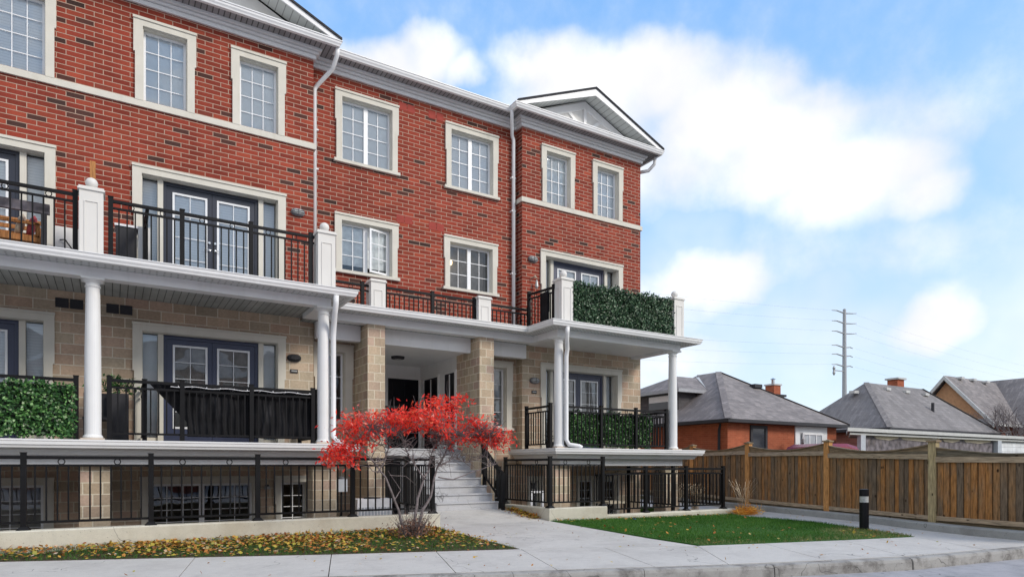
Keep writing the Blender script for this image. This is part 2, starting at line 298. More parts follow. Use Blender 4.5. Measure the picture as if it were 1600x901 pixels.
# ------------------------------------------------------------------ mesh helpers
ORG = {}
class MB:
    def __init__(s): s.v = []; s.f = []
    def add(s, vs, fs):
        o = len(s.v); s.v += [tuple(v) for v in vs]; s.f += [tuple(i+o for i in f) for f in fs]; return s
    def box(s, x0, x1, y0, y1, z0, z1):
        return s.add([(x0, y0, z0), (x1, y0, z0), (x1, y1, z0), (x0, y1, z0), (x0, y0, z1), (x1, y0, z1), (x1, y1, z1), (x0, y1, z1)],
                     [(0, 3, 2, 1), (4, 5, 6, 7), (0, 1, 5, 4), (1, 2, 6, 5), (2, 3, 7, 6), (3, 0, 4, 7)])
    def quad(s, a, b, c, d): return s.add([a, b, c, d], [(0, 1, 2, 3)])
    def prism(s, poly, z0, z1):          # horizontal polygon (ccw) extruded in z; z may be a function of (x, y)
        n = len(poly); Z0 = z0 if callable(z0) else (lambda x, y: z0); Z1 = z1 if callable(z1) else (lambda x, y: z1)
        vs = [(x, y, Z0(x, y)) for x, y in poly]+[(x, y, Z1(x, y)) for x, y in poly]
        return s.add(vs, [tuple(range(n-1, -1, -1)), tuple(range(n, 2*n))]+[(i, (i+1) % n, n+(i+1) % n, n+i) for i in range(n)])
    def prism_y(s, poly, y0, y1):        # polygon in (x, z) extruded along y
        n = len(poly); vs = [(x, y0, z) for x, z in poly]+[(x, y1, z) for x, z in poly]
        return s.add(vs, [tuple(range(n)), tuple(range(2*n-1, n-1, -1))]+[(i, n+i, n+(i+1) % n, (i+1) % n) for i in range(n)])
    def prism_x(s, poly, x0, x1):        # polygon in (y, z) extruded along x
        n = len(poly); vs = [(x0, y, z) for y, z in poly]+[(x1, y, z) for y, z in poly]
        return s.add(vs, [tuple(range(n-1, -1, -1)), tuple(range(n, 2*n))]+[(i, (i+1) % n, n+(i+1) % n, n+i) for i in range(n)])
    def lathe(s, cx, cy, prof, seg=20):  # prof [(r, z)]
        vs = []; fs = []; k = len(prof)
        for i in range(seg):
            a = 2*math.pi*i/seg
            for r, z in prof: vs.append((cx+r*math.cos(a), cy+r*math.sin(a), z))
        for i in range(seg):
            j = (i+1) % seg
            for q in range(k-1): fs.append((i*k+q, j*k+q, j*k+q+1, i*k+q+1))
        fs.append(tuple(i*k for i in range(seg))[::-1]); fs.append(tuple(i*k+k-1 for i in range(seg)))
        return s.add(vs, fs)
    def tube(s, pts, r, seg=8, r1=None):
        pts = [Vector(p) for p in pts]; n = len(pts); vs = []; fs = []; up = None
        for i, p in enumerate(pts):
            d = (pts[min(i+1, n-1)]-pts[max(i-1, 0)]).normalized()
            if up is None:
                up = Vector((0, 0, 1)) if abs(d.z) < .9 else Vector((1, 0, 0))
            a = d.cross(up).normalized(); b = a.cross(d).normalized(); up = b
            rr = r if r1 is None else r+(r1-r)*i/(n-1)
            for k in range(seg):
                t = 2*math.pi*k/seg; vs.append(p+a*math.cos(t)*rr+b*math.sin(t)*rr)
        for i in range(n-1):
            for k in range(seg):
                k2 = (k+1) % seg; fs.append((i*seg+k, i*seg+k2, (i+1)*seg+k2, (i+1)*seg+k))
        fs.append(tuple(range(seg))[::-1]); fs.append(tuple(range((n-1)*seg, n*seg)))
        return s.add(vs, fs)
    def bar(s, a, b, w, h):              # rectangular bar from a to b, w sideways, h upwards
        a = Vector(a); b = Vector(b); d = (b-a).normalized(); side = d.cross(Vector((0, 0, 1)))
        side = side.normalized()*w/2 if side.length > 1e-4 else Vector((w/2, 0, 0)); up = side.cross(d).normalized()*h/2
        vs = [a-side-up, a+side-up, a+side+up, a-side+up, b-side-up, b+side-up, b+side+up, b-side+up]
        return s.add(vs, [(0, 1, 2, 3), (4, 7, 6, 5), (0, 4, 5, 1), (1, 5, 6, 2), (2, 6, 7, 3), (3, 7, 4, 0)])
    def sweep(s, path, prof, closed_prof=True, cap=True):
        """sweep profile [(inset, z)] along plan path; inset measured to the LEFT of travel"""
        P = [Vector((x, y, 0)) for x, y in path]; n = len(P); vs = []; fs = []; k = len(prof)
        for i in range(n):
            def nrm(a, b): d = (b-a).normalized(); return Vector((-d.y, d.x, 0))
            if i == 0: nn = nrm(P[0], P[1]); sc_ = 1
            elif i == n-1: nn = nrm(P[-2], P[-1]); sc_ = 1
            else:
                a = nrm(P[i-1], P[i]); b = nrm(P[i], P[i+1]); nn = (a+b).normalized(); sc_ = 1/max(.2, nn.dot(a))
            for ins, z in prof: q = P[i]+nn*ins*sc_; vs.append((q.x, q.y, z))
        for i in range(n-1):
            for q in range(k if closed_prof else k-1):
                q2 = (q+1) % k; fs.append((i*k+q, i*k+q2, (i+1)*k+q2, (i+1)*k+q))
        if closed_prof and cap: fs.append(tuple(range(k))); fs.append(tuple(range((n-1)*k, n*k))[::-1])
        return s.add(vs, fs)
    def build(s, name, mat, parent=None, org=None, smooth=False, fixn=True):
        v = np.array(s.v, dtype=np.float64)
        if org is None:
            org = Vector(((v[:, 0].min()+v[:, 0].max())/2, (v[:, 1].min()+v[:, 1].max())/2, v[:, 2].min())) if parent is None else ORG[parent.name]
        org = Vector(org)
        me = bpy.data.meshes.new(name); me.from_pydata([tuple(p) for p in v], [], s.f)
        if fixn:
            bm = bmesh.new(); bm.from_mesh(me); bmesh.ops.recalc_face_normals(bm, faces=bm.faces); bm.to_mesh(me); bm.free()
        uvl = me.uv_layers.new(name='UVMap'); co = v
        for p in me.polygons:
            nx, ny, nz = abs(p.normal.x), abs(p.normal.y), abs(p.normal.z)
            for li in p.loop_indices:
                c = co[me.loops[li].vertex_index]
                uvl.data[li].uv = (c[1], c[2]) if (nx >= ny and nx >= nz) else ((c[0], c[2]) if ny >= nz*.75 else (c[0], c[1]))
        me.transform(__import__('mathutils').Matrix.Translation(-org))
        if smooth:
            for p in me.polygons: p.use_smooth = True
        me.materials.append(MATS[mat])
        o = bpy.data.objects.new(name, me); C.objects.link(o); ORG[o.name] = org
        if parent is not None: o.parent = parent; o.location = org-ORG[parent.name]
        else: o.location = org
        return o

def leaf_obj(name, quads, rnd, mat, parent=None, org=(0, 0, 0)):
    """quads (N,4,3) array, rnd (N,) colour index"""
    org = Vector(org) if parent is None else ORG[parent.name]
    n = len(quads); me = bpy.data.meshes.new(name); co = (quads.reshape(-1, 3)-np.array(org)).astype(np.float32)
    me.vertices.add(n*4); me.vertices.foreach_set('co', co.ravel())
    me.loops.add(n*4); me.loops.foreach_set('vertex_index', np.arange(n*4, dtype=np.int32))
    me.polygons.add(n); me.polygons.foreach_set('loop_start', np.arange(0, n*4, 4, dtype=np.int32))
    me.polygons.foreach_set('loop_total', np.full(n, 4, dtype=np.int32))
    uv = me.uv_layers.new(name='UVMap'); a = np.repeat(np.stack([rnd, rnd], 1), 4, 0).astype(np.float32); uv.data.foreach_set('uv', a.ravel())
    me.update(); me.validate(); me.materials.append(MATS[mat])
    o = bpy.data.objects.new(name, me); C.objects.link(o); ORG[o.name] = org
    if parent is not None: o.parent = parent
    else: o.location = org
    return o
def rand_leaves(cent, L, W, droop=0., flat=None, spread=1.):
    """kite-shaped leaves at centres (N,3) with random directions"""
    n = len(cent); d = np.random.normal(size=(n, 3)); d[:, 2] = d[:, 2]*spread-droop
    d /= np.linalg.norm(d, axis=1)[:, None]
    nn = np.random.normal(size=(n, 3)) if flat is None else np.tile(np.array(flat), (n, 1))+np.random.normal(size=(n, 3))*.35
    s = np.cross(d, nn); s /= np.maximum(np.linalg.norm(s, axis=1)[:, None], 1e-5)
    l = (L*(.6+.8*np.random.rand(n)))[:, None]; ww = (W*(.7+.6*np.random.rand(n)))[:, None]
    q = np.stack([cent, cent+d*l*.5+s*ww*.5, cent+d*l, cent+d*l*.5-s*ww*.5], 1)
    return q

def thing(name, label, cat, loc, group=None):
    o = bpy.data.objects.new(name, None); C.objects.link(o); o.location = loc; o.empty_display_size = .2
    ORG[o.name] = Vector(loc); o['label'] = label; o['category'] = cat
    if group: o['group'] = group
    return o
def tag(o, label, cat, group=None):
    o['label'] = label; o['category'] = cat
    if group: o['group'] = group
    return o
def struct(o): o['kind'] = 'structure'; return o
def copy_tree(o, loc, label=None, group=None):
    c = o.copy(); C.objects.link(c); c.location = loc; ORG[c.name] = Vector(loc)
    if label: c['label'] = label
    if group: c['group'] = group
    for ch in list(o.children):
        k = ch.copy(); C.objects.link(k); k.parent = c
        for gch in list(ch.children):
            d = gch.copy(); C.objects.link(d); d.parent = k
    return c

# ------------------------------------------------------------------ key numbers (metres)
F, RC = 15.0, 15.3                 # front plane of the bays, plane of the recessed middle
LX, RX0, RX1 = 3.89, 9.47, 13.72   # left bay corner, right bay corners
XL = -7.5
INNER = [(-7.5, 13.4), (-1.3, 11.2), (1.01, 10.3), (2.75, 9.6), (5.45, 8.67), (8.12, 7.53), (10.03, 7.0), (11.4, 6.66), (12.55, 6.41)]
KERB = [(-8.2, 11.5), (-2.0, 9.25), (.62, 8.3), (2.16, 7.68), (4.2, 6.90), (5.76, 6.30), (7.46, 5.69), (9.63, 5.08), (12.6, 4.75), (20, 4.6)]
FK = [(17.8, 20), (16.9, 16.3), (15.85, 12.1), (14.87, 8.95), (14.1, 7.35), (13.6, 5.9), (13.5, 5.1), (13.5, 4.77)]   # foot of the fence kerb

# ------------------------------------------------------------------ ground
hx0, hx1, hy0, hy1 = -9.0, 14.0, 12.15, 30.0
xs = [-600, -60, hx0, hx1, 60, 600]; ys = [-600, -60, hy0, hy1, 80, 900]
gm = MB()
for i in range(5):
    for j in range(5):
        if i == 2 and j == 2: continue
        gm.quad((xs[i], ys[j], 0), (xs[i+1], ys[j], 0), (xs[i+1], ys[j+1], 0), (xs[i], ys[j+1], 0))
struct(gm.build('ground', 'ground_mat'))
fl = MB(); fl.box(hx0, hx1, hy0-.2, hy1, -.5, -.4)
struct(fl.build('areaway_floor', 'dark_concrete'))
# road
rd = MB(); poly = [(-60, -40), (60, -40), (60, 4.5)]+[(x, y-.12) for x, y in KERB[::-1]]+[(-60, 30.0)]
rd.prism(poly, .004, .04); struct(rd.build('road', 'asphalt'))
# kerb
def strip(name, line, w0, w1, z0, z1, mat):
    k = MB(); k.sweep(line, [(w0, z0), (w1, z0), (w1, z1-.012), (w1-.012, z1), (w0+.03, z1), (w0, z1-.03)]); return k.build(name, mat)
kb = MB()
seg = []
for (a, b) in zip(KERB[:-1], KERB[1:]):
    L = math.hypot(b[0]-a[0], b[1]-a[1]); k = max(1, round(L/2.2))
    for i in range(k): seg.append(((a[0]+(b[0]-a[0])*i/k, a[1]+(b[1]-a[1])*i/k), (a[0]+(b[0]-a[0])*(i+1)/k, a[1]+(b[1]-a[1])*(i+1)/k)))
for a, b in seg:
    kb.sweep([a, (b[0]-.003*(b[0]-a[0]), b[1]-.003*(b[1]-a[1]))], [(-.16, .002), (0, .002), (0, .2), (-.10, .198), (-.135, .185), (-.15, .15)])
struct(kb.build('kerb', 'kerb_concrete'))
# pavement slabs
sw = MB(); jn = [((-7.5, 13.4), (-8.2, 11.5)), ((-4.4, 12.3), (-4.9, 10.3)), ((-1.3, 11.2), (-1.9, 9.2)), ((1.009, 10.299), (.62, 8.32)), ((2.75, 9.6), (2.175, 7.69)), ((4.2, 9.10), (3.574, 7.15)), ((5.45, 8.67), (4.762, 6.70)), ((6.685, 8.14), (5.974, 6.23)),
      ((8.12, 7.53), (6.955, 5.88)), ((9.325, 7.19), (8.4, 5.44)), ((10.9, 6.78), (9.738, 5.08)), ((12.55, 6.41), (11.6, 4.86))]
for (a, b), (c, d) in zip(jn[:-1], jn[1:]):
    g_ = .012; L = math.hypot(c[0]-a[0], c[1]-a[1]); ux, uy = (c[0]-a[0])/L*g_/2, (c[1]-a[1])/L*g_/2
    sw.prism([(b[0]+ux, b[1]+uy+.03), (d[0]-ux, d[1]-uy+.03), (c[0]-ux, c[1]-uy), (a[0]+ux, a[1]+uy)], .01, .2)
# slab that runs from the pavement into the side walkway
sw.prism([(11.606, 4.872), (12.6, 4.762), (13.5, 4.762), (13.5, 5.1), (13.6, 5.9), (14.1, 7.35), (13.1, 7.45), (12.556, 6.416)], .01, .2)
sw.prism([(14.1, 7.362), (14.87, 8.95), (13.84, 9.3), (13.12, 7.464)], .01, .2)
sw.prism([(14.87, 8.962), (15.85, 12.1), (14.25, 12.1), (13.86, 11.3), (13.84, 9.312)], .01, .2)
sw.prism([(15.85, 12.112), (16.9, 16.3), (17.8, 20), (14.2, 20), (14.25, 12.112)], .01, .2)
struct(sw.build('pavement', 'walk_concrete'))
jb = MB(); jb.prism([(-7.5, 13.3), (-8.1, 11.6), (-1.9, 9.3), (4.7, 6.8), (9.7, 5.2), (13.4, 4.9), (15.7, 12), (14, 12), (12.5, 6.5), (8.1, 7.6)], .006, .175)
struct(jb.build('joint_sand', 'soil'))
# entrance path, rising towards the steps
def pz(y): return .2 if y < 8.7 else (.2+(y-8.7)/3.3*.09 if y < 12 else .29+(y-12)/1.4*.19)
pt = MB(); yy = [7.62, 8.67, 10.3, 11.95, 12.65, 13.42]
for a, b in zip(yy[:-1], yy[1:]):
    if a < 8.6: pt.prism([(5.46, 8.68), (8.12, 7.545), (8.2, 8.68)], .02, .2); continue
    x0 = 5.45 if b < 12 else 5.52
    pt.prism([(x0, a+.006), (8.2, a+.006), (8.2, b-.006), (x0, b-.006)], -.4 if b > 12 else .01, lambda x, y: pz(y))
struct(pt.build('entrance_path', 'walk_concrete'))
# lawn and leaf-covered bed
def lawn_z(x, y):
    yi = np.interp(x, [p[0] for p in INNER], [p[1] for p in INNER]); f = min(1, max(0, (y-yi)/max(.5, 11.9-yi)))
    top = .28 if x < 8.3 else .28-.08*(x-8.3)/5.7
    return .205+(top-.2)*f
LAWN = [(8.21, 7.56), (10.03, 7.01), (11.4, 6.67), (12.54, 6.42), (13.08, 7.5), (13.8, 9.3), (13.84, 11.3), (14.22, 12.1), (14.22, 16), (14.02, 16), (14.02, 11.88), (8.21, 11.88)]
BED = [(-7.5, 13.39), (-1.3, 11.19), (1.01, 10.29), (2.75, 9.59), (5.43, 8.68), (5.43, 11.88), (-7.5, 11.88)]
BED = [(-1.3-6.2*.31, 11.88), (-1.3, 11.19), (1.01, 10.29), (2.75, 9.59), (5.43, 8.68), (5.43, 11.88)]
def inside(poly, x, y):
    c = np.zeros(len(x), bool); n = len(poly)
    for i in range(n):
        x1, y1 = poly[i]; x2, y2 = poly[(i+1) % n]
        cond = ((y1 > y) != (y2 > y)); xi = (x2-x1)*(y-y1)/((y2-y1) if y2 != y1 else 1e-9)+x1
        c ^= cond & (x < xi)
    return c
for nm, poly, mat in (('lawn', LAWN, 'turf'), ('garden_bed', BED, 'soil')):
    q = MB(); q.prism(poly, .012, lambda x, y: lawn_z(x, y)); struct(q.build(nm, mat))
def scatter(poly, n, edge=0):
    xs_ = [p[0] for p in poly]; ys_ = [p[1] for p in poly]
    x = np.random.uniform(min(xs_), max(xs_), n*3); y = np.random.uniform(min(ys_), max(ys_), n*3)
    k = inside(poly, x, y); return x[k][:n], y[k][:n]
def blades(poly, n, h, w_, lean=.5):
    x, y = scatter(poly, n); z = np.array([lawn_z(a, b) for a, b in zip(x, y)])
    base = np.stack([x, y, z-.005], 1); n = len(x); a = np.random.rand(n)*6.283
    s = np.stack([np.cos(a), np.sin(a), np.zeros(n)], 1)*w_/2; hh = h*(.5+np.random.rand(n))
    ln = np.random.normal(size=(n, 3))*lean; ln[:, 2] = 1; tip = base+ln*hh[:, None]; mid = base+ln*hh[:, None]*.5*np.array([.6, .6, 1])
    return np.stack([base-s, base+s, tip+s*.15, tip-s*.15], 1)
q = blades(LAWN, 60000, .042, .007); c = q[:, 0]
nz = .5+.5*np.sin(c[:, 0]*1.7+np.sin(c[:, 1]*2.3)*1.5)*np.cos(c[:, 1]*1.9)
rn = np.clip(np.random.rand(len(q))*.6+nz*.3+(np.random.rand(len(q)) > .985)*.4, 0, 1)
yin_ = np.interp(c[:, 0], [p[0] for p in INNER], [p[1] for p in INNER]); edge_ = ((c[:, 1]-yin_) < .35*np.random.rand(len(q))*(1.2+np.sin(c[:, 0]*3.1)))
tipd = (np.hypot(c[:, 0]-12.6, c[:, 1]-6.8) < 1.0+.5*np.random.rand(len(q))) | edge_; rn[tipd & (np.random.rand(len(q)) > .45)] = .98
o = leaf_obj('grass', q, rn, 'grass'); o['kind'] = 'stuff'; tag(o, 'bright green mown lawn between low wall and pavement', 'grass')
q = blades(BED, 15000, .04, .007)
o = leaf_obj('grass', q, np.random.rand(len(q))*.8, 'grass'); o['kind'] = 'stuff'; tag(o, 'thin grass showing between fallen leaves in the strip along the left wall', 'grass')
# fallen leaves
def leaf_litter(pts, zfun, L=.065, W=.05):
    n = len(pts); c = np.stack([pts[:, 0], pts[:, 1], np.array([zfun(a, b) for a, b in pts])+.012+np.random.rand(n)*.03], 1)
    q = rand_leaves(c, L, W, 0, (0, 0, 1), .35); q[:, :, 2] = np.maximum(q[:, :, 2], c[:, None, 2]-.01); return q
x, y = scatter(BED, 14000)
yi = np.interp(x, [p[0] for p in INNER], [p[1] for p in INNER]); f = (y-yi)/(11.9-yi)
keep = np.random.rand(len(x)) < np.clip(.12+f*1.3, 0, 1)*np.where(x < 3.4, .75, .38)*(.55+.45*np.sin(x*2.1+y*3.3)*np.cos(x*.9-y*2.2)+.2); P1 = np.stack([x[keep], y[keep]], 1)
q1 = leaf_litter(P1, lawn_z)
o = leaf_obj('fallen_leaves', q1, np.random.rand(len(q1)), 'fallen'); o['kind'] = 'stuff'; tag(o, 'yellow and brown fallen leaves heaped along the foot of the long left wall', 'fallen leaves')
x, y = scatter(LAWN, 5200); dn = 11.9-y
keep = np.random.rand(len(x)) < np.where(dn < .5, .22, .012)+np.where((x < 10.2) & (dn > 1.5), .035, 0)+np.where(np.hypot(x-12.5, y-6.8) < .9, .18, 0); P2 = np.stack([x[keep], y[keep]], 1)
q2 = leaf_litter(P2, lawn_z, .07, .05)
n3 = 520; P3 = np.stack([8.19-np.abs(np.random.normal(0, .16, n3)), np.random.uniform(12.2, 13.35, n3)], 1)
q3 = leaf_litter(P3, lambda a, b: pz(b), .08, .05)
SWP = [(-1.9, 9.3), (4.7, 6.8), (9.7, 5.2), (13.2, 5.0), (15.4, 11.5), (14.3, 11.5), (12.6, 6.4), (8.2, 7.6), (8.1, 12), (5.5, 12), (5.4, 8.7), (2.7, 9.6)]
x, y = scatter(SWP, 130); P4 = np.stack([x, y], 1); q4 = leaf_litter(P4, lambda a, b: max(.2, pz(b) if 5.45 < a < 8.2 else .2)+.002, .05, .035)
q2 = np.concatenate([q2, q3, q4])
o = leaf_obj('fallen_leaves', q2, np.random.rand(len(q2))*.95, 'fallen'); o['kind'] = 'stuff'; tag(o, 'scattered brown leaves on the right lawn, the pavement and beside the steps', 'fallen leaves')

# ------------------------------------------------------------------ retaining walls
def rwall(mb, path, t, z0, z1, b=.02):
    mb.sweep(path, [(0, z0), (t, z0), (t, z1-b), (t-b, z1), (b, z1), (0, z1-b)])
lw = thing('retaining_wall', 'long pale concrete retaining wall left of the entrance path', 'wall', (0, 12, .2))
k = MB(); rwall(k, [(XL, 11.9), (5.58, 11.9)], .25, -.4, .55); k.build('wall', 'wall_concrete', lw)
rw = thing('retaining_wall', 'stepped pale concrete retaining wall right of the entrance path', 'wall', (8.3, 11.9, .2))
k = MB(); k.sweep([(8.22, 14.6), (8.22, 11.9), (9.86, 11.9)], [(0, -.4), (.22, -.4), (.22, .54), (.2, .56), (.02, .56), (0, .54)]); k.build('tall_section', 'wall_concrete', rw)
k = MB(); rwall(k, [(9.86, 11.915), (14.22, 11.915)], .24, -.4, .355, .035); k.build('low_section', 'wall_concrete', rw)

# ------------------------------------------------------------------ railings
def railing(parent, p0, p1, zt, zb, zm=None, posts=(), spacing=.12, name='', deck=None, postw=.075, rings=2, foot=True, ptop=.04, asname=None, mid_gap=.14):
    """straight metal railing p0 -> p1 (x, y); returns its rails object. zt/zb heights at p0 or (z0, z1) pairs"""
    zt0, zt1 = zt if isinstance(zt, tuple) else (zt, zt); zb0, zb1 = zb if isinstance(zb, tuple) else (zb, zb)
    L = math.hypot(p1[0]-p0[0], p1[1]-p0[1]); ux, uy = (p1[0]-p0[0])/L, (p1[1]-p0[1])/L
    P = lambda s, z: (p0[0]+ux*s, p0[1]+uy*s, z)
    T = lambda s: zt0+(zt1-zt0)*s/L; B = lambda s: zb0+(zb1-zb0)*s/L
    r = MB(); r.bar(P(0, T(0)-.022), P(L, T(L)-.022), .055, .05); r.bar(P(0, T(0)-mid_gap), P(L, T(L)-mid_gap), .034, .034); r.bar(P(0, B(0)+.0), P(L, B(L)), .034, .036)
    org = Vector(P(0, B(0)))
    rails = r.build(asname or 'rails', 'black_metal', parent, org)
    edges = sorted(set([0, L]+list(posts)))
    dk = deck if deck is not None else None
    for s in posts:
        m_ = MB(); x, y, _ = P(s, 0); zd = (deck if not isinstance(deck, tuple) else deck[0]+(deck[1]-deck[0])*s/L) if deck is not None else B(s)-.1
        h = postw/2; m_.box(x-h, x+h, y-h, y+h, zd, T(s)+ptop); m_.box(x-h-.006, x+h+.006, y-h-.006, y+h+.006, T(s)+ptop, T(s)+ptop+.015)
        if foot:
            k_ = len(m_.v); a = h+.05; bq = h+.012
            m_.add([(x-a, y-a, zd), (x+a, y-a, zd), (x+a, y+a, zd), (x-a, y+a, zd), (x-bq, y-bq, zd+.05), (x+bq, y-bq, zd+.05), (x+bq, y+bq, zd+.05), (x-bq, y+bq, zd+.05)],
                   [(0, 3, 2, 1), (4, 5, 6, 7), (0, 1, 5, 4), (1, 2, 6, 5), (2, 3, 7, 6), (3, 0, 4, 7)])
        m_.build('post', 'black_metal', rails)
    proto = None
    for e0, e1 in zip(edges[:-1], edges[1:]):
        seg_ = e1-e0
        if seg_ < .12: continue
        k = max(1, round(seg_/spacing))
        for i in range(1, k):
            s = e0+seg_*i/k; bz, tz = B(s), T(s)-mid_gap
            if proto is None or abs((tz-bz)-proto[1]) > .003:
                mb = MB(); x, y, _ = P(s, 0); mb.box(x-.0115, x+.0115, y-.0115, y+.0115, bz, tz)
                ob = mb.build('baluster', 'black_metal', rails, (x, y, bz)); proto = (ob, tz-bz)
            else:
                c = proto[0].copy(); C.objects.link(c); c.location = Vector(P(s, bz))-org
        if rings and seg_ > .5:
            for fr_ in ((.28, .72) if rings == 2 else (.5,)):
                s = e0+seg_*fr_; c0 = Vector(P(s, T(s)-(.04+mid_gap-.015)/2)); rr = (mid_gap-.055)/2
                pts = [c0+Vector((ux*math.cos(a)*rr, uy*math.cos(a)*rr, math.sin(a)*rr)) for a in [2*math.pi*i/18 for i in range(19)]]
                MB().tube(pts, .008, 5).build('ring', 'black_metal', rails)
    return rails
r1 = thing('metal_railing', 'long black metal railing on the left retaining wall', 'railing', (-7.5, 12, .55))
railing(r1, (XL, 12.02), (5.49, 12.02), 1.645, .66, posts=(1.4, 3.4, 4.75, 6.385, 8.035, 9.66, 11.34, 12.99-.02), spacing=.142, deck=.55)
r2 = thing('metal_railing', 'black metal railing turning the corner of the high wall right of the steps', 'railing', (8.3, 12.0, .56))
railing(r2, (8.32, 14.0), (8.32, 12.02), 1.66, .68, posts=(.05,), spacing=.115, deck=.56)
railing(r2, (8.32, 12.02), (9.83, 12.02), 1.66, .68, posts=(0, 1.5), spacing=.125, deck=.56)
r3 = thing('metal_railing', 'lower black metal railing on the low wall beside the lawn', 'railing', (9.9, 12.0, .36))
railing(r3, (9.9, 12.03), (14.0, 12.03), 1.44, .47, posts=(1.27, 2.66, 4.04), spacing=.13, deck=.355)
railing(r3, (14.0, 12.03), (14.0, 14.6), 1.44, .47, posts=(2.5,), spacing=.13, deck=.355)
railing(r3, (12.72, 14.4), (12.72, 12.6), 1.44, .47, posts=(0, 1.75), spacing=.13, deck=-.4)

# ------------------------------------------------------------------ entrance steps
st = thing('entrance_steps', 'grey concrete steps up to the covered porch', 'steps', (7.0, 13.4, .4))
k = MB(); z = .48; y = 13.42; prof = [(y, -.4), (y, z)]
n_st = 8; rise = (1.93-.48)/n_st
for i in range(n_st):
    zt_ = z+rise*(i+1); prof += [(y, zt_-.035), (y-.03, zt_-.03), (y-.03, zt_)]
    if i < n_st-1: prof += [(y+.28, zt_)]; y += .28
prof += [(y+.3, z+rise*n_st), (y+.3, -.4)]
k.prism_x(prof, 6.2, 7.80); k.build('stair_flight', 'step_concrete', st)
hr = thing('stair_handrail', 'sloping black handrail on the right side of the concrete steps', 'handrail', (7.85, 13.4, .5))
railing(hr, (7.86, 13.45), (7.86, 15.4), (1.42, 2.80), (.72, 2.1), posts=(.02, .75, 1.9), spacing=.115, deck=(.35, 1.8), rings=0, foot=False, mid_gap=.1)
k = MB(); k.box(7.80, 7.87, 13.22, 13.29, .42, 1.34); k.bar((7.835, 13.25, 1.33), (7.86, 13.5, 1.42), .05, .04); k.build('newel_post', 'black_metal', hr)
railing(r1, (5.49, 12.06), (5.56, 14.9), 1.645, .66, posts=(1.4, 2.8), spacing=.115, deck=.40, rings=2)

# ------------------------------------------------------------------ the townhouse block
B = thing('townhouse_block', 'three storey red brick townhouse block with white trim and stone base', 'building', (6, 15, 0))
def wall(name, mat, x0, x1, z0, z1, Y, openings, reveal=.22, revmat=None):
    k = MB(); xs_ = sorted(set([x0, x1]+[v for o_ in openings for v in o_[:2]])); zs_ = sorted(set([z0, z1]+[v for o_ in openings for v in o_[2:]]))
    for i in range(len(xs_)-1):
        for j in range(len(zs_)-1):
            cx, cz = (xs_[i]+xs_[i+1])/2, (zs_[j]+zs_[j+1])/2
            if any(a < cx < b and c_ < cz < d for a, b, c_, d in openings): continue
            k.quad((xs_[i], Y, zs_[j]), (xs_[i+1], Y, zs_[j]), (xs_[i+1], Y, zs_[j+1]), (xs_[i], Y, zs_[j+1]))
    for a, b, c_, d in openings:
        y2 = Y+reveal
        k.quad((a, Y, c_), (a, Y, d), (a, y2, d), (a, y2, c_)); k.quad((b, Y, c_), (b, Y, d), (b, y2, d), (b, y2, c_))
        k.quad((a, Y, d), (b, Y, d), (b, y2, d), (a, y2, d)); k.quad((a, Y, c_), (b, Y, c_), (b, y2, c_), (a, y2, c_))
    return k.build(name, mat, B, fixn=False)

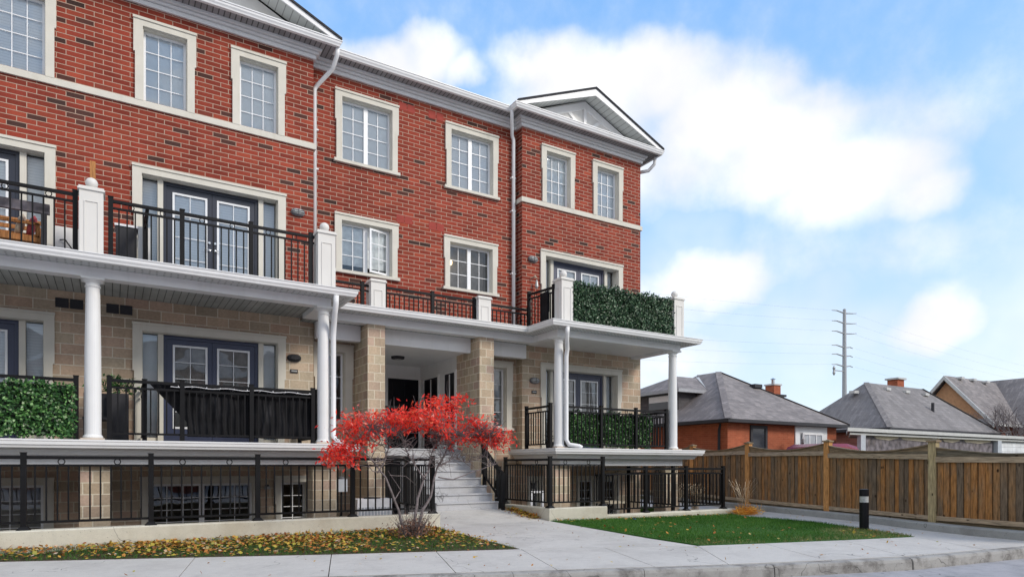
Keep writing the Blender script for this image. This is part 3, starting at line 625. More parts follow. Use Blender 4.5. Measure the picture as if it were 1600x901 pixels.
def window(x0, x1, z0, z1, Y, units=1, cols=3, rows=4, sill=True, blind='blind', jamb=.165, head=.15, ears=True, band=False, blind_drop=1., open_right=False, depth=.12, cut=True):
    """surround outer size x0..x1, z0..z1"""
    s = MB(); y0 = Y-.05; yb = Y+.005; ix0, ix1, iz1 = x0+jamb, x1-jamb, z1-head
    iz0 = z0+(.07 if sill else 0)
    ez = z1-(z1-z0)*.42; e = .028 if ears else 0
    s.box(x0, x1, y0, yb, iz1, z1)                       # head
    for a, b, sg in ((x0, ix0, -1), (ix1, x1, 1)):
        s.box(a, b, y0, yb, ez, iz1)
        s.box(a+(e if sg < 0 else 0), b-(e if sg > 0 else 0), y0, yb, iz0, ez)
    s.box(x0-.01, x1+.01, y0-.022, y0, z1-.035, z1+.012)  # drip mould
    if sill: s.box(x0-.03, x1+.03, y0-.03, yb, z0, iz0)
    # splayed inner lining
    d = Y+depth+.04
    s.box(ix0, ix0+.012, yb, d, iz0, iz1); s.box(ix1-.012, ix1, yb, d, iz0, iz1); s.box(ix0+.012, ix1-.012, yb, d, iz1-.012, iz1); s.box(ix0+.012, ix1-.012, yb, d, iz0, iz0+.012)
    wd = s.build('window', 'cream_trim', B)
    a0, a1, b0, b1 = ix0+.013, ix1-.013, iz0+.013, iz1-.013
    fr_ = MB(); yf = Y+depth; fw = .045
    fr_.box(a0, a0+fw, yf, yf+.05, b0, b1); fr_.box(a1-fw, a1, yf, yf+.05, b0, b1); fr_.box(a0+fw, a1-fw, yf, yf+.05, b1-fw, b1); fr_.box(a0+fw, a1-fw, yf, yf+.05, b0, b0+fw)
    panes = [(a0+fw, a1-fw)]
    if units == 2:
        mxx = (a0+a1)/2; fr_.box(mxx-.05, mxx+.05, yf-.01, yf+.05, b0+fw, b1-fw); panes = [(a0+fw, mxx-.05), (mxx+.05, a1-fw)]
    sash = MB()
    for (p, q) in panes:
        if open_right and p > (a0+a1)/2: continue
        for i in range(1, cols): xx = p+(q-p)*i/cols; fr_.box(xx-.008, xx+.008, yf+.012, yf+.024, b0+fw, b1-fw)
        for j in range(1, rows):
            zz = b0+fw+(b1-b0-2*fw)*j/rows; prev = p
            for i in range(cols):
                xa = p+(q-p)*i/cols+(.008 if i else 0); xb = p+(q-p)*(i+1)/cols-(.008 if i < cols-1 else 0)
                fr_.box(xa, xb, yf+.012, yf+.024, zz-.008, zz+.008)
    fr_.build('frame', 'white_vinyl', wd)
    gk = MB()
    for (p, q) in panes:
        if open_right and p > (a0+a1)/2: continue
        gk.quad((p, yf+.03, b0+fw), (q, yf+.03, b0+fw), (q, yf+.03, b1-fw), (p, yf+.03, b1-fw))
    gk.build('glass_pane', 'glass', wd, fixn=False)
    if blind:
        bk = MB(); zz = b1-(b1-b0)*blind_drop; bk.box(a0, a1, yf+.055, yf+.06, zz, b1+.0); bk.build('blind', blind, wd)
    return wd, (a0, a1, b0, b1, yf, fw)

def door_set(x0, x1, z0, z1, Y, col, jamb=.165, head=.155, blind='blind', lite_rows=4, recess=.14, knob=True):
    """cream surround, two sidelights, a pair of glazed doors"""
    s = MB(); y0 = Y-.05; yb = Y+.005; ix0, ix1, iz1 = x0+jamb, x1-jamb, z1-head
    s.box(x0, x1, y0, yb, iz1, z1)
    ez = z1-.95
    for a, b, sg in ((x0, ix0, -1), (ix1, x1, 1)):
        s.box(a, b, y0, yb, ez, iz1); s.box(a+(.028 if sg < 0 else 0), b-(.028 if sg > 0 else 0), y0, yb, z0, ez)
    s.box(x0-.01, x1+.01, y0-.022, y0, z1-.035, z1+.012)
    yf = Y+recess; d = yf+.06
    s.box(ix0, ix0+.012, yb, d, z0, iz1); s.box(ix1-.012, ix1, yb, d, z0, iz1); s.box(ix0+.012, ix1-.012, yb, d, iz1-.012, iz1)
    ds = s.build('door_surround', 'cream_trim', B)
    W = ix1-ix0; sl = .27*W/2.6; mu = .10
    for (pa_, pb_, qa_, qb_) in ((ix0+.013+sl, ix0+.013+sl+mu, ix0+.013, ix0+.013+sl), (ix1-.013-sl-mu, ix1-.013-sl, ix1-.013-sl, ix1-.013)):
        m_ = MB(); m_.box(pa_, pb_, yf-.06, yf+.08, z0, iz1-.013); m_.box(qa_, qb_, yf, yf+.06, z0, z0+.12); m_.build('mullion', 'cream_trim', ds)
    for a, b in ((ix0+.013, ix0+.013+sl), (ix1-.013-sl, ix1-.013)):
        q_ = MB(); q_.quad((a, yf+.02, z0+.12), (b, yf+.02, z0+.12), (b, yf+.02, iz1-.013), (a, yf+.02, iz1-.013)); sd_ = q_.build('sidelight', 'glass', B, fixn=False)
        q_ = MB(); q_.box(a, b, yf+.12, yf+.13, z0+.12, iz1-.013); q_.build('blind', blind if blind != 'curtain' else 'blind', sd_)
    da, db = ix0+.013+sl+mu, ix1-.013-sl-mu; fw = .06
    fm = MB(); fm.box(da, da+fw, yf-.01, yf+.06, z0, iz1-.013); fm.box(db-fw, db, yf-.01, yf+.06, z0, iz1-.013); fm.box(da+fw, db-fw, yf-.01, yf+.06, iz1-.013-.07, iz1-.013)
    fm.build('door_frame', col, B)
    mid = (da+db)/2; zt_ = iz1-.013-.075
    for a, b, sg in ((da+fw+.003, mid-.003, -1), (mid+.003, db-fw-.003, 1)):
        dk = MB(); la, lb, lz0, lz1 = a+.12, b-.10 if sg < 0 else b-.12, z0+.32, zt_-.12
        if sg > 0: la, lb = a+.10, b-.12
        dk.box(a, la, yf+.01, yf+.055, z0+.02, zt_); dk.box(lb, b, yf+.01, yf+.055, z0+.02, zt_); dk.box(la, lb, yf+.01, yf+.055, z0+.02, lz0); dk.box(la, lb, yf+.01, yf+.055, lz1, zt_)
        dd = dk.build('door', col, B)
        lf = MB(); e = .03; yq = yf-.004
        lf.box(la-.01, la+e, yq, yq+.013, lz0-.01, lz1+.01); lf.box(lb-e, lb+.01, yq, yq+.013, lz0-.01, lz1+.01); lf.box(la+e, lb-e, yq, yq+.013, lz1-e, lz1+.01); lf.box(la+e, lb-e, yq, yq+.013, lz0-.01, lz0+e)
        xm = (la+lb)/2; lf.box(xm-.007, xm+.007, yq+.002, yq+.012, lz0+e, lz1-e)
        for j in range(1, lite_rows):
            zz = lz0+(lz1-lz0)*j/lite_rows; lf.box(la+e, xm-.007, yq+.002, yq+.012, zz-.007, zz+.007); lf.box(xm+.007, lb-e, yq+.002, yq+.012, zz-.007, zz+.007)
        lf.build('lite_frame', 'white_vinyl', dd)
        gk = MB(); gk.quad((la, yf+.03, lz0), (lb, yf+.03, lz0), (lb, yf+.03, lz1), (la, yf+.03, lz1)); gk.build('glass_pane', 'glass', dd, fixn=False)
        bk = MB(); bk.box(la-.0, lb+.0, yf+.04, yf+.045, lz0-.02, lz1+.02); bk.build('blind', blind, dd)
        if knob:
            hx = mid-.055 if sg < 0 else mid+.055; hz = z0+1.03
            hk = MB(); hk.lathe(0, 0, [(.032, 0), (.032, .02), (.02, .03)], 12)
            hk.v = [(hx+x_, yf+.008-z_, hz+.16+y_) for x_, y_, z_ in hk.v]
            h2 = MB(); h2.lathe(0, 0, [(.03, 0), (.03, .015), (.012, .02), (.012, .05)], 12); h2.v = [(hx+x_, yf+.008-z_, hz+y_) for x_, y_, z_ in h2.v]
            hk.add(h2.v, h2.f); hk.tube([(hx, yf-.045, hz), (hx+sg*.05, yf-.05, hz), (hx+sg*.11, yf-.05, hz-.01)], .009, 6); hk.build('door_handle', 'steel', dd)

# window / door openings (surround outer sizes)
WL = [(.36, 1.485, 8.75, 10.385), (2.155, 3.28, 8.75, 10.375), (-2.03, -.895, 8.75, 10.375), (-3.85, -2.72, 8.75, 10.375)]
WR = [(10.08, 11.225, 8.75, 10.335), (11.86, 13.0, 8.75, 10.335)]
DL_up = [(.34, 3.276, 5.0, 7.465), (-3.86, -.905, 5.0, 7.475)]
DR_up = [(10.05, 12.99, 5.0, 7.44)]
DL = [(.345, 3.276, 1.95, 4.335), (-3.86, -.92, 1.95, 4.35)]
DR = [(10.05, 12.95, 1.95, 4.325)]
WC = [(4.46, 6.035, 8.63, 10.34, 4), (7.31, 8.88, 8.63, 10.33, 4), (4.45, 6.03, 6.04, 7.43, 3), (7.27, 8.86, 6.03, 7.42, 3)]
WM = [(3.965, 4.895, 2.47, 4.335), (8.40, 9.335, 2.45, 4.31)]
def op(o_, j=.15, bottom=.03): return (o_[0]+j, o_[1]-j, o_[2]+bottom, o_[3]-.13)
up = [op(o_) for o_ in WL]+[op(o_, bottom=0) for o_ in DL_up]
wall('brick_wall', 'brick', XL, LX, 4.9, 10.9, F, up)
wall('brick_wall', 'brick', LX, RX0, 4.9, 10.9, RC, [op(o_[:4]) for o_ in WC])
wall('brick_wall', 'brick', RX0, RX1, 4.9, 10.9, F, [op(o_) for o_ in WR]+[op(o_, bottom=0) for o_ in DR_up])
def face(name, mat, *q4): MB().quad(*q4).build(name, mat, B, fixn=False)
face('brick_wall', 'brick_side', (LX, F, 4.9), (LX, RC, 4.9), (LX, RC, 10.9), (LX, F, 10.9)); face('brick_wall', 'brick_side', (RX0, F, 4.9), (RX0, RC, 4.9), (RX0, RC, 10.9), (RX0, F, 10.9))
face('brick_wall', 'brick_side', (RX1, F, 4.9), (RX1, 26, 4.9), (RX1, 26, 10.9), (RX1, F, 10.9)); face('brick_wall', 'brick_side', (XL, 26, -.4), (RX1, 26, -.4), (RX1, 26, 10.9), (XL, 26, 10.9)); face('brick_wall', 'brick_side', (XL, F, -.4), (XL, 26, -.4), (XL, 26, 10.9), (XL, F, 10.9))
BW = [(.47, 2.73, -.2, 1.27), (3.04, 3.86, -.2, 1.27), (-3.3, -.93, -.2, 1.27)]
BWR = [(9.62, 10.12, .1, 1.2), (11.27, 12.05, -.2, 1.2), (12.12, 12.85, -.2, 1.2)]
wall('stone_wall', 'stone', XL, LX, -.4, 4.9, F, [op(o_, bottom=0) for o_ in DL]+[(a+.1, b-.1, c_, d-.1) for a, b, c_, d in BW])
wall('stone_wall', 'stone', LX, 4.93, 1.9, 4.9, RC, [op(WM[0])])
wall('stone_wall', 'stone', 8.20, RX0, 1.9, 4.9, RC, [op(WM[1])])
wall('stone_wall', 'stone', LX, 5.40, -.4, 1.9, RC+.01, [])
wall('stone_wall', 'stone', 8.20, RX0, -.4, 1.9, RC+.01, [(8.75, 9.2, .1, 1.2)])
wall('stone_wall', 'stone', RX0, RX1, -.4, 4.9, F, [op(o_, bottom=0) for o_ in DR]+[(a+.1, b-.1, c_, d-.1) for a, b, c_, d in BWR])
face('stone_wall', 'stone', (LX, F, -.4), (LX, RC, -.4), (LX, RC, 4.9), (LX, F, 4.9)); face('stone_wall', 'stone', (RX0, F, -.4), (RX0, RC, -.4), (RX0, RC, 4.9), (RX0, F, 4.9)); face('stone_wall', 'stone', (RX1, F, -.4), (RX1, 26, -.4), (RX1, 26, 4.9), (RX1, F, 4.9))
k = MB()
for zz in (1.80, 4.75, 7.8): k.box(XL+.02, RX1-.02, 18.9 if zz < 4.8 else 15.6, 25.9, zz, zz+.12)
for zz in (1.80, 4.75): k.box(XL+.02, 4.9, 15.6, 18.9, zz, zz+.12); k.box(8.35, RX1-.02, 15.6, 18.9, zz, zz+.12)
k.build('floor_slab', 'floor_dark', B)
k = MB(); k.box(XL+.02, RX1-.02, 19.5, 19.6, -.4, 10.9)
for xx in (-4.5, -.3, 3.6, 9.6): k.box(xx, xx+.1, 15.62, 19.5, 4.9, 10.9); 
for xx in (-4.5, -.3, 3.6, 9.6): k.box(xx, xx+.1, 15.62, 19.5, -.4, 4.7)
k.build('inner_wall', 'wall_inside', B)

for i, o_ in enumerate(WL): window(*o_, F, 1, 3, 4, sill=False, blind='slat_blind' if i > 1 else 'blind')
for i, o_ in enumerate(WR): window(*o_, F, 1, 3, 4, sill=False, blind='blind' if i else 'sheer')
for i, o_ in enumerate(WC):
    wd, (a0, a1, b0, b1, yf, fw) = window(*o_[:4], RC, 2, 2, o_[4], blind={1: 'slat_blind', 2: 'sheer', 3: None}.get(i, 'blind'), blind_drop=.85 if i == 2 else 1., open_right=(i == 2))
    if i == 2:   # right casement stands open, hinged on its right side... leaf swings outwards
        mxx = (a0+a1)/2+.05; W = a1-fw-mxx; ang = R_(14)
        q_ = MB(); cs = MB()
        def rot(x_, y_, z_): # hinge at right edge
            rx_ = x_-(a1-fw); return (a1-fw+rx_*math.cos(ang), yf-.02+y_+rx_*math.sin(ang), z_)
        def rbox(mb, xa, xb, ya, yb_, za, zb):
            vs = [rot(x_, y_, z_) for z_ in (za, zb) for (x_, y_) in ((xa, ya), (xb, ya), (xb, yb_), (xa, yb_))]
            mb.add(vs, [(0, 3, 2, 1), (4, 5, 6, 7), (0, 1, 5, 4), (1, 2, 6, 5), (2, 3, 7, 6), (3, 0, 4, 7)])
        za, zb = b0+fw, b1-fw; t = .045
        rbox(cs, mxx, mxx+t, 0, .04, za, zb); rbox(cs, a1-fw-t, a1-fw, 0, .04, za, zb); rbox(cs, mxx+t, a1-fw-t, 0, .04, za, za+t); rbox(cs, mxx+t, a1-fw-t, 0, .04, zb-t, zb)
        xm = (mxx+a1-fw)/2; rbox(cs, xm-.009, xm+.009, .01, .025, za+t, zb-t)
        for j in (1, 2): zz = za+(zb-za)*j/3; rbox(cs, mxx+t, xm-.009, .01, .025, zz-.009, zz+.009); rbox(cs, xm+.009, a1-fw-t, .01, .025, zz-.009, zz+.009)
        cs.build('open_casement', 'white_vinyl', wd)
        q_.add([rot(mxx+t, .03, za+t), rot(a1-fw-t, .03, za+t), rot(a1-fw-t, .03, zb-t), rot(mxx+t, .03, zb-t)], [(0, 1, 2, 3)]); q_.build('glass_pane', 'glass', wd, fixn=False)
    if i == 3:
        k = MB(); k.box(a0, a1, yf+.35, yf+.36, b0, b1+.1); k.build('curtain', 'curtain', wd)
        MB().lathe(7.62, yf+.22, [(.01, 6.78), (.05, 6.81), (.06, 6.86), (.045, 6.91), (.01, 6.94)], 12).build('table_lamp', 'warm_bulb', wd)
for i, o_ in enumerate(WM): window(*o_, RC, 1, 1 if i == 0 else 1, 3 if i == 0 else 4, jamb=.2, head=.17, sill=True, blind=None if i == 0 else 'curtain')
for o_ in BW[:2]: window(o_[0], o_[1], o_[2], o_[3], F, 2 if o_[1]-o_[0] > 1 else 1, 3 if o_[1]-o_[0] > 1 else 2, 5, sill=False, jamb=.13, head=.13, blind=None, depth=.08)
window(*BW[2], F, 2, 2, 5, sill=False, jamb=.15, head=.12, ears=False, blind='curtain', depth=.08)
for o_ in BWR: window(o_[0], o_[1], o_[2], o_[3], F, 1, 2, 5, sill=False, jamb=.11, head=.11, ears=False, blind=None, depth=.08)
window(8.68, 9.27, .1, 1.25, RC+.01, 1, 2, 4, sill=False, jamb=.09, head=.09, ears=False, blind=None, depth=.08)
door_set(*DL_up[0], F, 'slate', blind='slat_blind', lite_rows=4); door_set(*DL_up[1], F, 'slate', blind='slat_blind', lite_rows=4, knob=False)
door_set(*DR_up[0], F, 'navy', blind='blind', recess=.2)
door_set(*DL[0], F, 'navy', blind='curtain', lite_rows=5); door_set(*DL[1], F, 'navy', blind='slat_blind')
door_set(*DR[0], F, 'navy', blind='curtain', recess=.2, lite_rows=5)

# string course, cornice, soffit, gutter (swept round the plan)
PLAN = [(XL, F), (LX, F), (LX, RC), (RX0, RC), (RX0, F), (RX1, F), (RX1, 26)]
k = MB(); k.sweep([(XL, F), (LX, F), (LX, RC)], [(-.045, 8.63), (.0, 8.63), (.0, 8.76), (-.03, 8.76), (-.045, 8.745)]); k.build('string_course', 'cream_trim', B)
k = MB(); k.sweep([(RX0, RC), (RX0, F), (RX1, F), (RX1, 26)], [(-.045, 8.63), (.0, 8.63), (.0, 8.76), (-.03, 8.76), (-.045, 8.745)]); k.build('string_course', 'cream_trim', B)
k = MB(); k.sweep(PLAN, [(0, 10.66), (-.05, 10.66), (-.055, 10.735), (-.035, 10.737), (-.035, 10.752), (-.095, 10.755), (-.10, 10.80), (-.07, 10.802), (-.07, 10.815), (-.15, 10.82), (-.16, 10.87), (0, 10.87)]); k.build('cornice', 'white_metal', B)
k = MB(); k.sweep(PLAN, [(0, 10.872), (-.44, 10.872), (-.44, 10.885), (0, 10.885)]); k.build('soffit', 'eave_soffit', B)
k = MB(); k.sweep(PLAN, [(-.40, 10.855), (-.465, 10.86), (-.475, 10.89), (-.495, 10.92), (-.50, 10.955), (-.515, 10.965), (-.515, 10.985), (-.50, 10.985), (-.40, 10.98)]); k.build('gutter', 'white_metal', B)
# main roof
k = MB(); ge = 10.99
k.add([(XL, F-.45, ge), (RX1+.45, F-.45, ge), (RX1-4.5, 20.3, ge+2.0), (XL, 20.3, ge+2.0), (XL, 26.4, ge), (RX1+.45, 26.4, ge)], [(0, 1, 2, 3), (1, 5, 2), (3, 2, 5, 4), (0, 3, 4)])
k.v[0] = (XL, F-.12, ge); k.v[1] = (RX1+.45, F-.12, ge); k.build('roof', 'shingle_dark', B, fixn=False)
def gable(cx, hw, apex, y0, tymp_y, trim):
    sl = (apex-ge)/hw; t = .10
    k = MB()
    for sg in (-1, 1):
        A = (cx, apex); E_ = (cx+sg*hw, ge); up_ = .05
        k.prism_y([A, E_, (E_[0], E_[1]+up_), (A[0], A[1]+up_)][::sg], y0-.03, 21)
    k.build('gable_roof', 'shingle_dark', B)
    k = MB(); h = .19
    for sg in (-1, 1): k.prism_y([(cx, apex), (cx+sg*hw, ge), (cx+sg*(hw-h/sl*.55), ge), (cx, apex-h)][::sg], y0, y0+.03)
    k.build('rake_board', 'white_metal', B)
    k = MB()
    for sg in (-1, 1): k.prism_y([(cx, apex-.05), (cx+sg*(hw-.1), ge+.0), (cx+sg*(hw-.1), ge-.02), (cx, apex-.07)][::sg], y0+.03, tymp_y)
    # uv runs along the slope: slats parallel to y, drawn by the stripe material
    k.build('rake_soffit', 'soffit_slope', B)
    k = MB(); k.prism_y([(cx-hw+.15, ge-.06), (cx+hw-.15, ge-.06), (cx, apex-.075)], tymp_y, tymp_y+.05); k.build('tympanum', 'shutter_cream', B)
    if trim:
        k = MB(); yq = tymp_y-.06
        for sg in (-1, 1):
            k.prism_y([(cx, apex-.14), (cx+sg*(hw-.45), ge+.03), (cx+sg*(hw-.95), ge+.03), (cx, apex-.34)][::sg], yq, tymp_y)
        zb = ge+.05; k.box(cx-.045, cx+.045, yq+.014, tymp_y, zb, apex-.30)
        for ang in (50, -50):
            d = R_(ang); L = .80; x1, z1_ = cx+math.sin(d)*L, zb+math.cos(d)*L
            px_, pz_ = math.cos(d)*.045, -math.sin(d)*.045
            k.prism_y([(cx-px_, zb-pz_), (cx+px_, zb+pz_), (x1+px_, z1_+pz_), (x1-px_, z1_-pz_)], yq+.022, tymp_y)
        k.build('gable_trim', 'white_metal', B)
    # little skirt roof between gutter and tympanum
    k = MB(); k.add([(cx-hw+.05, y0-.0, ge), (cx+hw-.05, y0-.0, ge), (cx+hw-.3, tymp_y, ge+.06), (cx-hw+.3, tymp_y, ge+.06)], [(0, 1, 2, 3)]); k.build('skirt_flashing', 'white_metal', B, fixn=False)
m, n, b, o = new_mat('soffit_slope')
tcx, tcy, tcz = n.sep(n.node('ShaderNodeTexCoord').outputs['Object'])
fx = n.m('FRACT', n.m('DIVIDE', n.m('ADD', tcx, 100.), .15)); n.put(b.inputs['Base Color'], n.mix(n.rng(fx, .0, .16), (.18, .18, .18, 1), (.55, .57, .55, 1))); b.inputs['Roughness'].default_value = .5
gable((RX0-.47+RX1+.5)/2, (RX1+.5-RX0+.47)/2-.02, 12.07, 14.50, 15.04, True)
gable(-.29, 4.68, 12.97, 14.50, 15.04, False)

# balcony decks: one continuous stepped roof / deck edge
E_ = [(XL, 12.8), (4.2, 12.8), (4.2, 13.9), (8.95, 13.9), (8.95, 12.8), (14.0, 12.8), (14.0, 15.5)]
k = MB(); k.sweep(E_, [(.10, 4.865), (.03, 4.87), (.02, 4.90), (0.0, 4.93), (-.005, 4.975), (-.02, 4.985), (-.02, 5.0), (.10, 4.995)]); k.build('deck_gutter', 'white_metal', B)
k = MB(); k.sweep(E_, [(.09, 4.875), (.44, 4.875), (.44, 4.89), (.09, 4.89)]); k.build('deck_soffit', 'perf_soffit', B)
k = MB(); k.sweep(E_, [(.42, 4.70), (.66, 4.70), (.66, 4.87), (.42, 4.87)]); k.build('deck_beam', 'white_metal', B)
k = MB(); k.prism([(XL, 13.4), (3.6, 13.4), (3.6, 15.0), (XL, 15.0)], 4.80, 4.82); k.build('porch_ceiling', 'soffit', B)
k = MB(); k.prism([(9.55, 13.4), (13.4, 13.4), (13.4, 15.0), (9.55, 15.0)], 4.76, 4.78); k.build('porch_ceiling', 'white_paint', B)
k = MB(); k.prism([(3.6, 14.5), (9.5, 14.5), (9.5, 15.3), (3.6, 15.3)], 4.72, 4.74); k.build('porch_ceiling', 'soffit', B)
k = MB(); k.prism([(XL, 12.9), (4.1, 12.9), (4.1, 14.0), (9.05, 14.0), (9.05, 12.9), (13.9, 12.9), (13.9, 15.0), (RX0, 15.0), (RX0, 15.3), (LX, 15.3), (LX, 15.0), (XL, 15.0)], 4.9, 4.99); k.build('balcony_floor', 'grey_box', B)
k = MB(); k.box(LX+.01, 4.91, 14.78, 14.95, 4.36, 4.72); k.box(5.34, 7.78, 14.78, 14.95, 4.36, 4.72); k.box(8.21, RX0-.01, 14.78, 14.95, 4.36, 4.72); k.build('lintel_beam', 'white_metal', B)
# lower decks
for nm, pth, fp in (('left', [(XL, 12.8), (4.25, 12.8), (4.25, 15.2)], [(XL, 12.85), (4.2, 12.85), (4.2, 15.0), (XL, 15.0)]), ('right', [(9.02, 14.98), (9.02, 12.8), (14.08, 12.8), (14.08, 15.2)], [(9.1, 12.85), (14.0, 12.85), (14.0, 15.0), (9.1, 15.0)])):
    k = MB(); k.sweep(pth, [(.12, 1.77), (.03, 1.79), (.02, 1.82), (0, 1.84), (-.005, 1.89), (-.015, 1.90), (-.015, 1.925), (.12, 1.925)]); k.build('deck_lip', 'white_metal', B)
    k = MB(); k.sweep(pth, [(.20, 1.68), (.5, 1.68), (.5, 1.80), (.14, 1.80), (.14, 1.76)]); k.build('deck_fascia', 'white_paint', B)
    k = MB(); k.sweep(pth, [(.42, 1.50), (.68, 1.50), (.68, 1.70), (.42, 1.70)]); k.build('deck_beam', 'white_metal', B)
    k = MB(); k.prism(fp, 1.84, 1.93); k.build('deck_floor', 'step_concrete', B)
# stone piers beneath the lower decks and beside the porch
for (a, b) in ((-.48, -.02), (3.45, 3.93), (9.36, 9.86), (13.15, 13.62), (-4.6, -4.1)):
    MB().box(a, b, 13.36, 13.82, -.4, 1.5).build('stone_pier', 'stone_small', B)
k = MB(); k.box(4.925, 5.335, 14.33, RC+.02, -.4, 4.70); k.build('stone_pier', 'stone_small', B)
k = MB(); k.box(7.795, 8.205, 14.33, 15.6, -.4, 4.70); k.build('stone_pier', 'stone_small', B)
# columns
def column(x):
    k = MB(); y = 13.34; z0, z1 = 1.93, 4.70
    k.lathe(x, y, [(.15, z0+.038), (.155, z0+.06), (.14, z0+.085), (.127, z0+.10), (.127, z0+.9), (.121, z0+1.6), (.106, z1-.16), (.12, z1-.155), (.12, z1-.135), (.106, z1-.13), (.106, z1-.09), (.15, z1-.055), (.155, z1-.04)], 24)
    k.box(x-.17, x+.17, y-.17, y+.17, z1-.04, z1)
    cl_ = k.build('column', 'white_paint', B)
    k = MB(); k.box(x-.175, x+.175, y-.175, y+.175, z0-.004, z0+.038); k.box(x-.19, x+.12, y-.19, y+.1, z0-.004, z0+.018); k.build('worn_base', 'worn_base', cl_)
for x in (-.28, 3.66, 9.50, 13.40, -4.3): column(x)
# panelled balcony posts with ball finials
def bpost(x0, x1, y0, z1, hy=.36, ball=True):
    k = MB(); y1 = y0+hy; k.box(x0, x1, y0, y1, 4.99, z1-.06); k.box(x0-.025, x1+.025, y0-.025, y1+.025, z1-.06, z1-.03); k.box(x0-.01, x1+.01, y0-.01, y1+.01, z1-.03, z1)
    a = .07; zt_ = z1-.24
    for (xa, xb, za, zb) in ((x0+a, x0+a+.014, 5.1, zt_), (x1-a-.014, x1-a, 5.1, zt_), (x0+a+.014, x1-a-.014, zt_-.014, zt_)):
        k.box(xa, xb, y0-.012, y0, za, zb)
    for (ya, yb_, za, zb) in ((y0+a, y0+a+.014, 5.1, zt_), (y1-a-.014, y1-a, 5.1, zt_), (y0+a+.014, y1-a-.014, zt_-.014, zt_)): k.box(x0-.012, x0, ya, yb_, za, zb)
    p = k.build('balcony_post', 'post_paint', B)
    if ball:
        cx, cy = (x0+x1)/2, (y0+y1)/2; r = .095; k = MB(); k.lathe(cx, cy, [(.10, z1), (.10, z1+.02), (.05, z1+.03)]+[(r*math.sin(R_(a_)), z1+.12-r*math.cos(R_(a_))) for a_ in range(30, 180, 15)]+[(.002, z1+.12+r)], 18)
        k.build('ball_finial', 'post_paint', p, smooth=True)
bpost(-.47, -.125, 13.15, 6.2); bpost(3.50, 3.85, 13.15, 6.2); bpost(9.45, 9.80, 13.15, 6.15); bpost(13.28, 13.65, 13.15, 6.17)
bpost(4.96, 5.30, 14.2, 5.70, .34, False); bpost(7.70, 8.05, 14.2, 5.68, .34, False)
# balcony railings
railing(B, (-.05, 13.32), (3.47, 13.32), 6.10, 5.05, posts=(.03, 1.14, 2.32, 3.45), spacing=.127, asname='balcony_railing', foot=False, deck=4.99)
railing(B, (-4.3, 13.32), (-.5, 13.32), 6.10, 5.05, posts=(.03, 1.2, 2.45, 3.77), spacing=.15, asname='balcony_railing', foot=False, deck=4.99)
railing(B, (.54, 14.9), (.54, 13.4), 6.10, 5.05, posts=(.8,), spacing=.3, asname='balcony_railing', foot=False, deck=4.99, rings=0)
railing(B, (3.86, 14.36), (4.95, 14.36), 5.58, 5.02, posts=(.95,), spacing=.11, asname='balcony_railing', foot=False, deck=4.99)
railing(B, (5.31, 14.36), (7.69, 14.36), 5.60, 5.02, posts=(.03, 1.22, 2.35), spacing=.115, asname='balcony_railing', foot=False, deck=4.99)
railing(B, (8.06, 14.36), (9.32, 14.36), 5.56, 5.02, posts=(1.2,), spacing=.115, asname='balcony_railing', foot=False, deck=4.99)
railing(B, (9.30, 14.40), (9.45, 13.45), 5.98, 5.05, posts=(.0, .93), spacing=.12, asname='balcony_railing', foot=False, deck=4.99)
railing(B, (9.8, 13.32), (13.28, 13.32), 6.0, 5.05, posts=(1.2, 2.35), spacing=.12, asname='balcony_railing', foot=False, deck=4.99)
railing(B, (-.04, 13.32), (3.44, 13.32), 3.00, 2.06, posts=(.0, 1.13, 2.32, 3.48), spacing=.125, asname='deck_railing', foot=False, deck=1.93)
railing(B, (-4.2, 13.32), (-.52, 13.32), 2.97, 2.06, posts=(.0, 1.2, 2.45, 3.68), spacing=.13, asname='deck_railing', foot=False, deck=1.93)
railing(B, (.50, 14.9), (.50, 13.4), 3.0, 2.06, posts=(1.4,), spacing=.12, asname='deck_railing', foot=False, deck=1.93, rings=0)
railing(B, (3.55, 13.5), (3.55, 14.9), 3.0, 2.06, posts=(.03, 1.37), spacing=.12, asname='deck_railing', foot=False, deck=1.93)
railing(B, (9.66, 13.32), (13.17, 13.32), 3.00, 2.04, posts=(.03, 1.17, 2.36, 3.48), spacing=.125, asname='deck_railing', foot=False, deck=1.93)
railing(B, (9.27, 14.47), (9.27, 13.36), 3.00, 2.04, posts=(.0, 1.1), spacing=.115, asname='deck_railing', foot=False, deck=1.93, rings=1)
railing(B, (13.2, 13.36), (13.2, 14.9), 3.00, 2.04, posts=(.03, 1.5), spacing=.115, asname='deck_railing', foot=False, deck=1.93)
# downspouts
def spout(pts, r=.05): MB().tube(pts, r, 8).build('downspout', 'white_metal', B, smooth=True)
spout([(4.33, 14.62, 10.88), (4.33, 14.66, 10.74), (4.28, 14.85, 10.5), (4.02, 15.2, 10.22), (3.97, 15.23, 10.12), (3.97, 15.23, 5.0)])
spout([(9.03, 14.80, 10.88), (9.05, 14.85, 10.7), (9.27, 15.2, 10.45), (9.33, 15.22, 10.35), (9.33, 15.22, 5.0)])
spout([(14.1, 14.75, 10.86), (14.1, 14.8, 10.66), (14.0, 14.95, 10.5), (13.80, 15.1, 10.46)])
spout([(3.78, 12.86, 4.86), (3.78, 12.88, 4.70), (3.79, 13.0, 4.50), (3.82, 13.16, 4.30), (3.82, 13.2, 4.1), (3.82, 13.2, 2.12), (3.84, 13.14, 2.0), (3.95, 13.0, 1.96)], .055)
spout([(9.42, 12.86, 4.86), (9.42, 12.88, 4.72), (9.50, 13.0, 4.55), (9.60, 13.12, 4.38), (9.60, 13.16, 4.2), (9.60, 13.16, 2.14), (9.64, 13.1, 2.02), (9.86, 12.98, 1.98), (9.92, 12.95, 1.94)], .055)
k = MB()
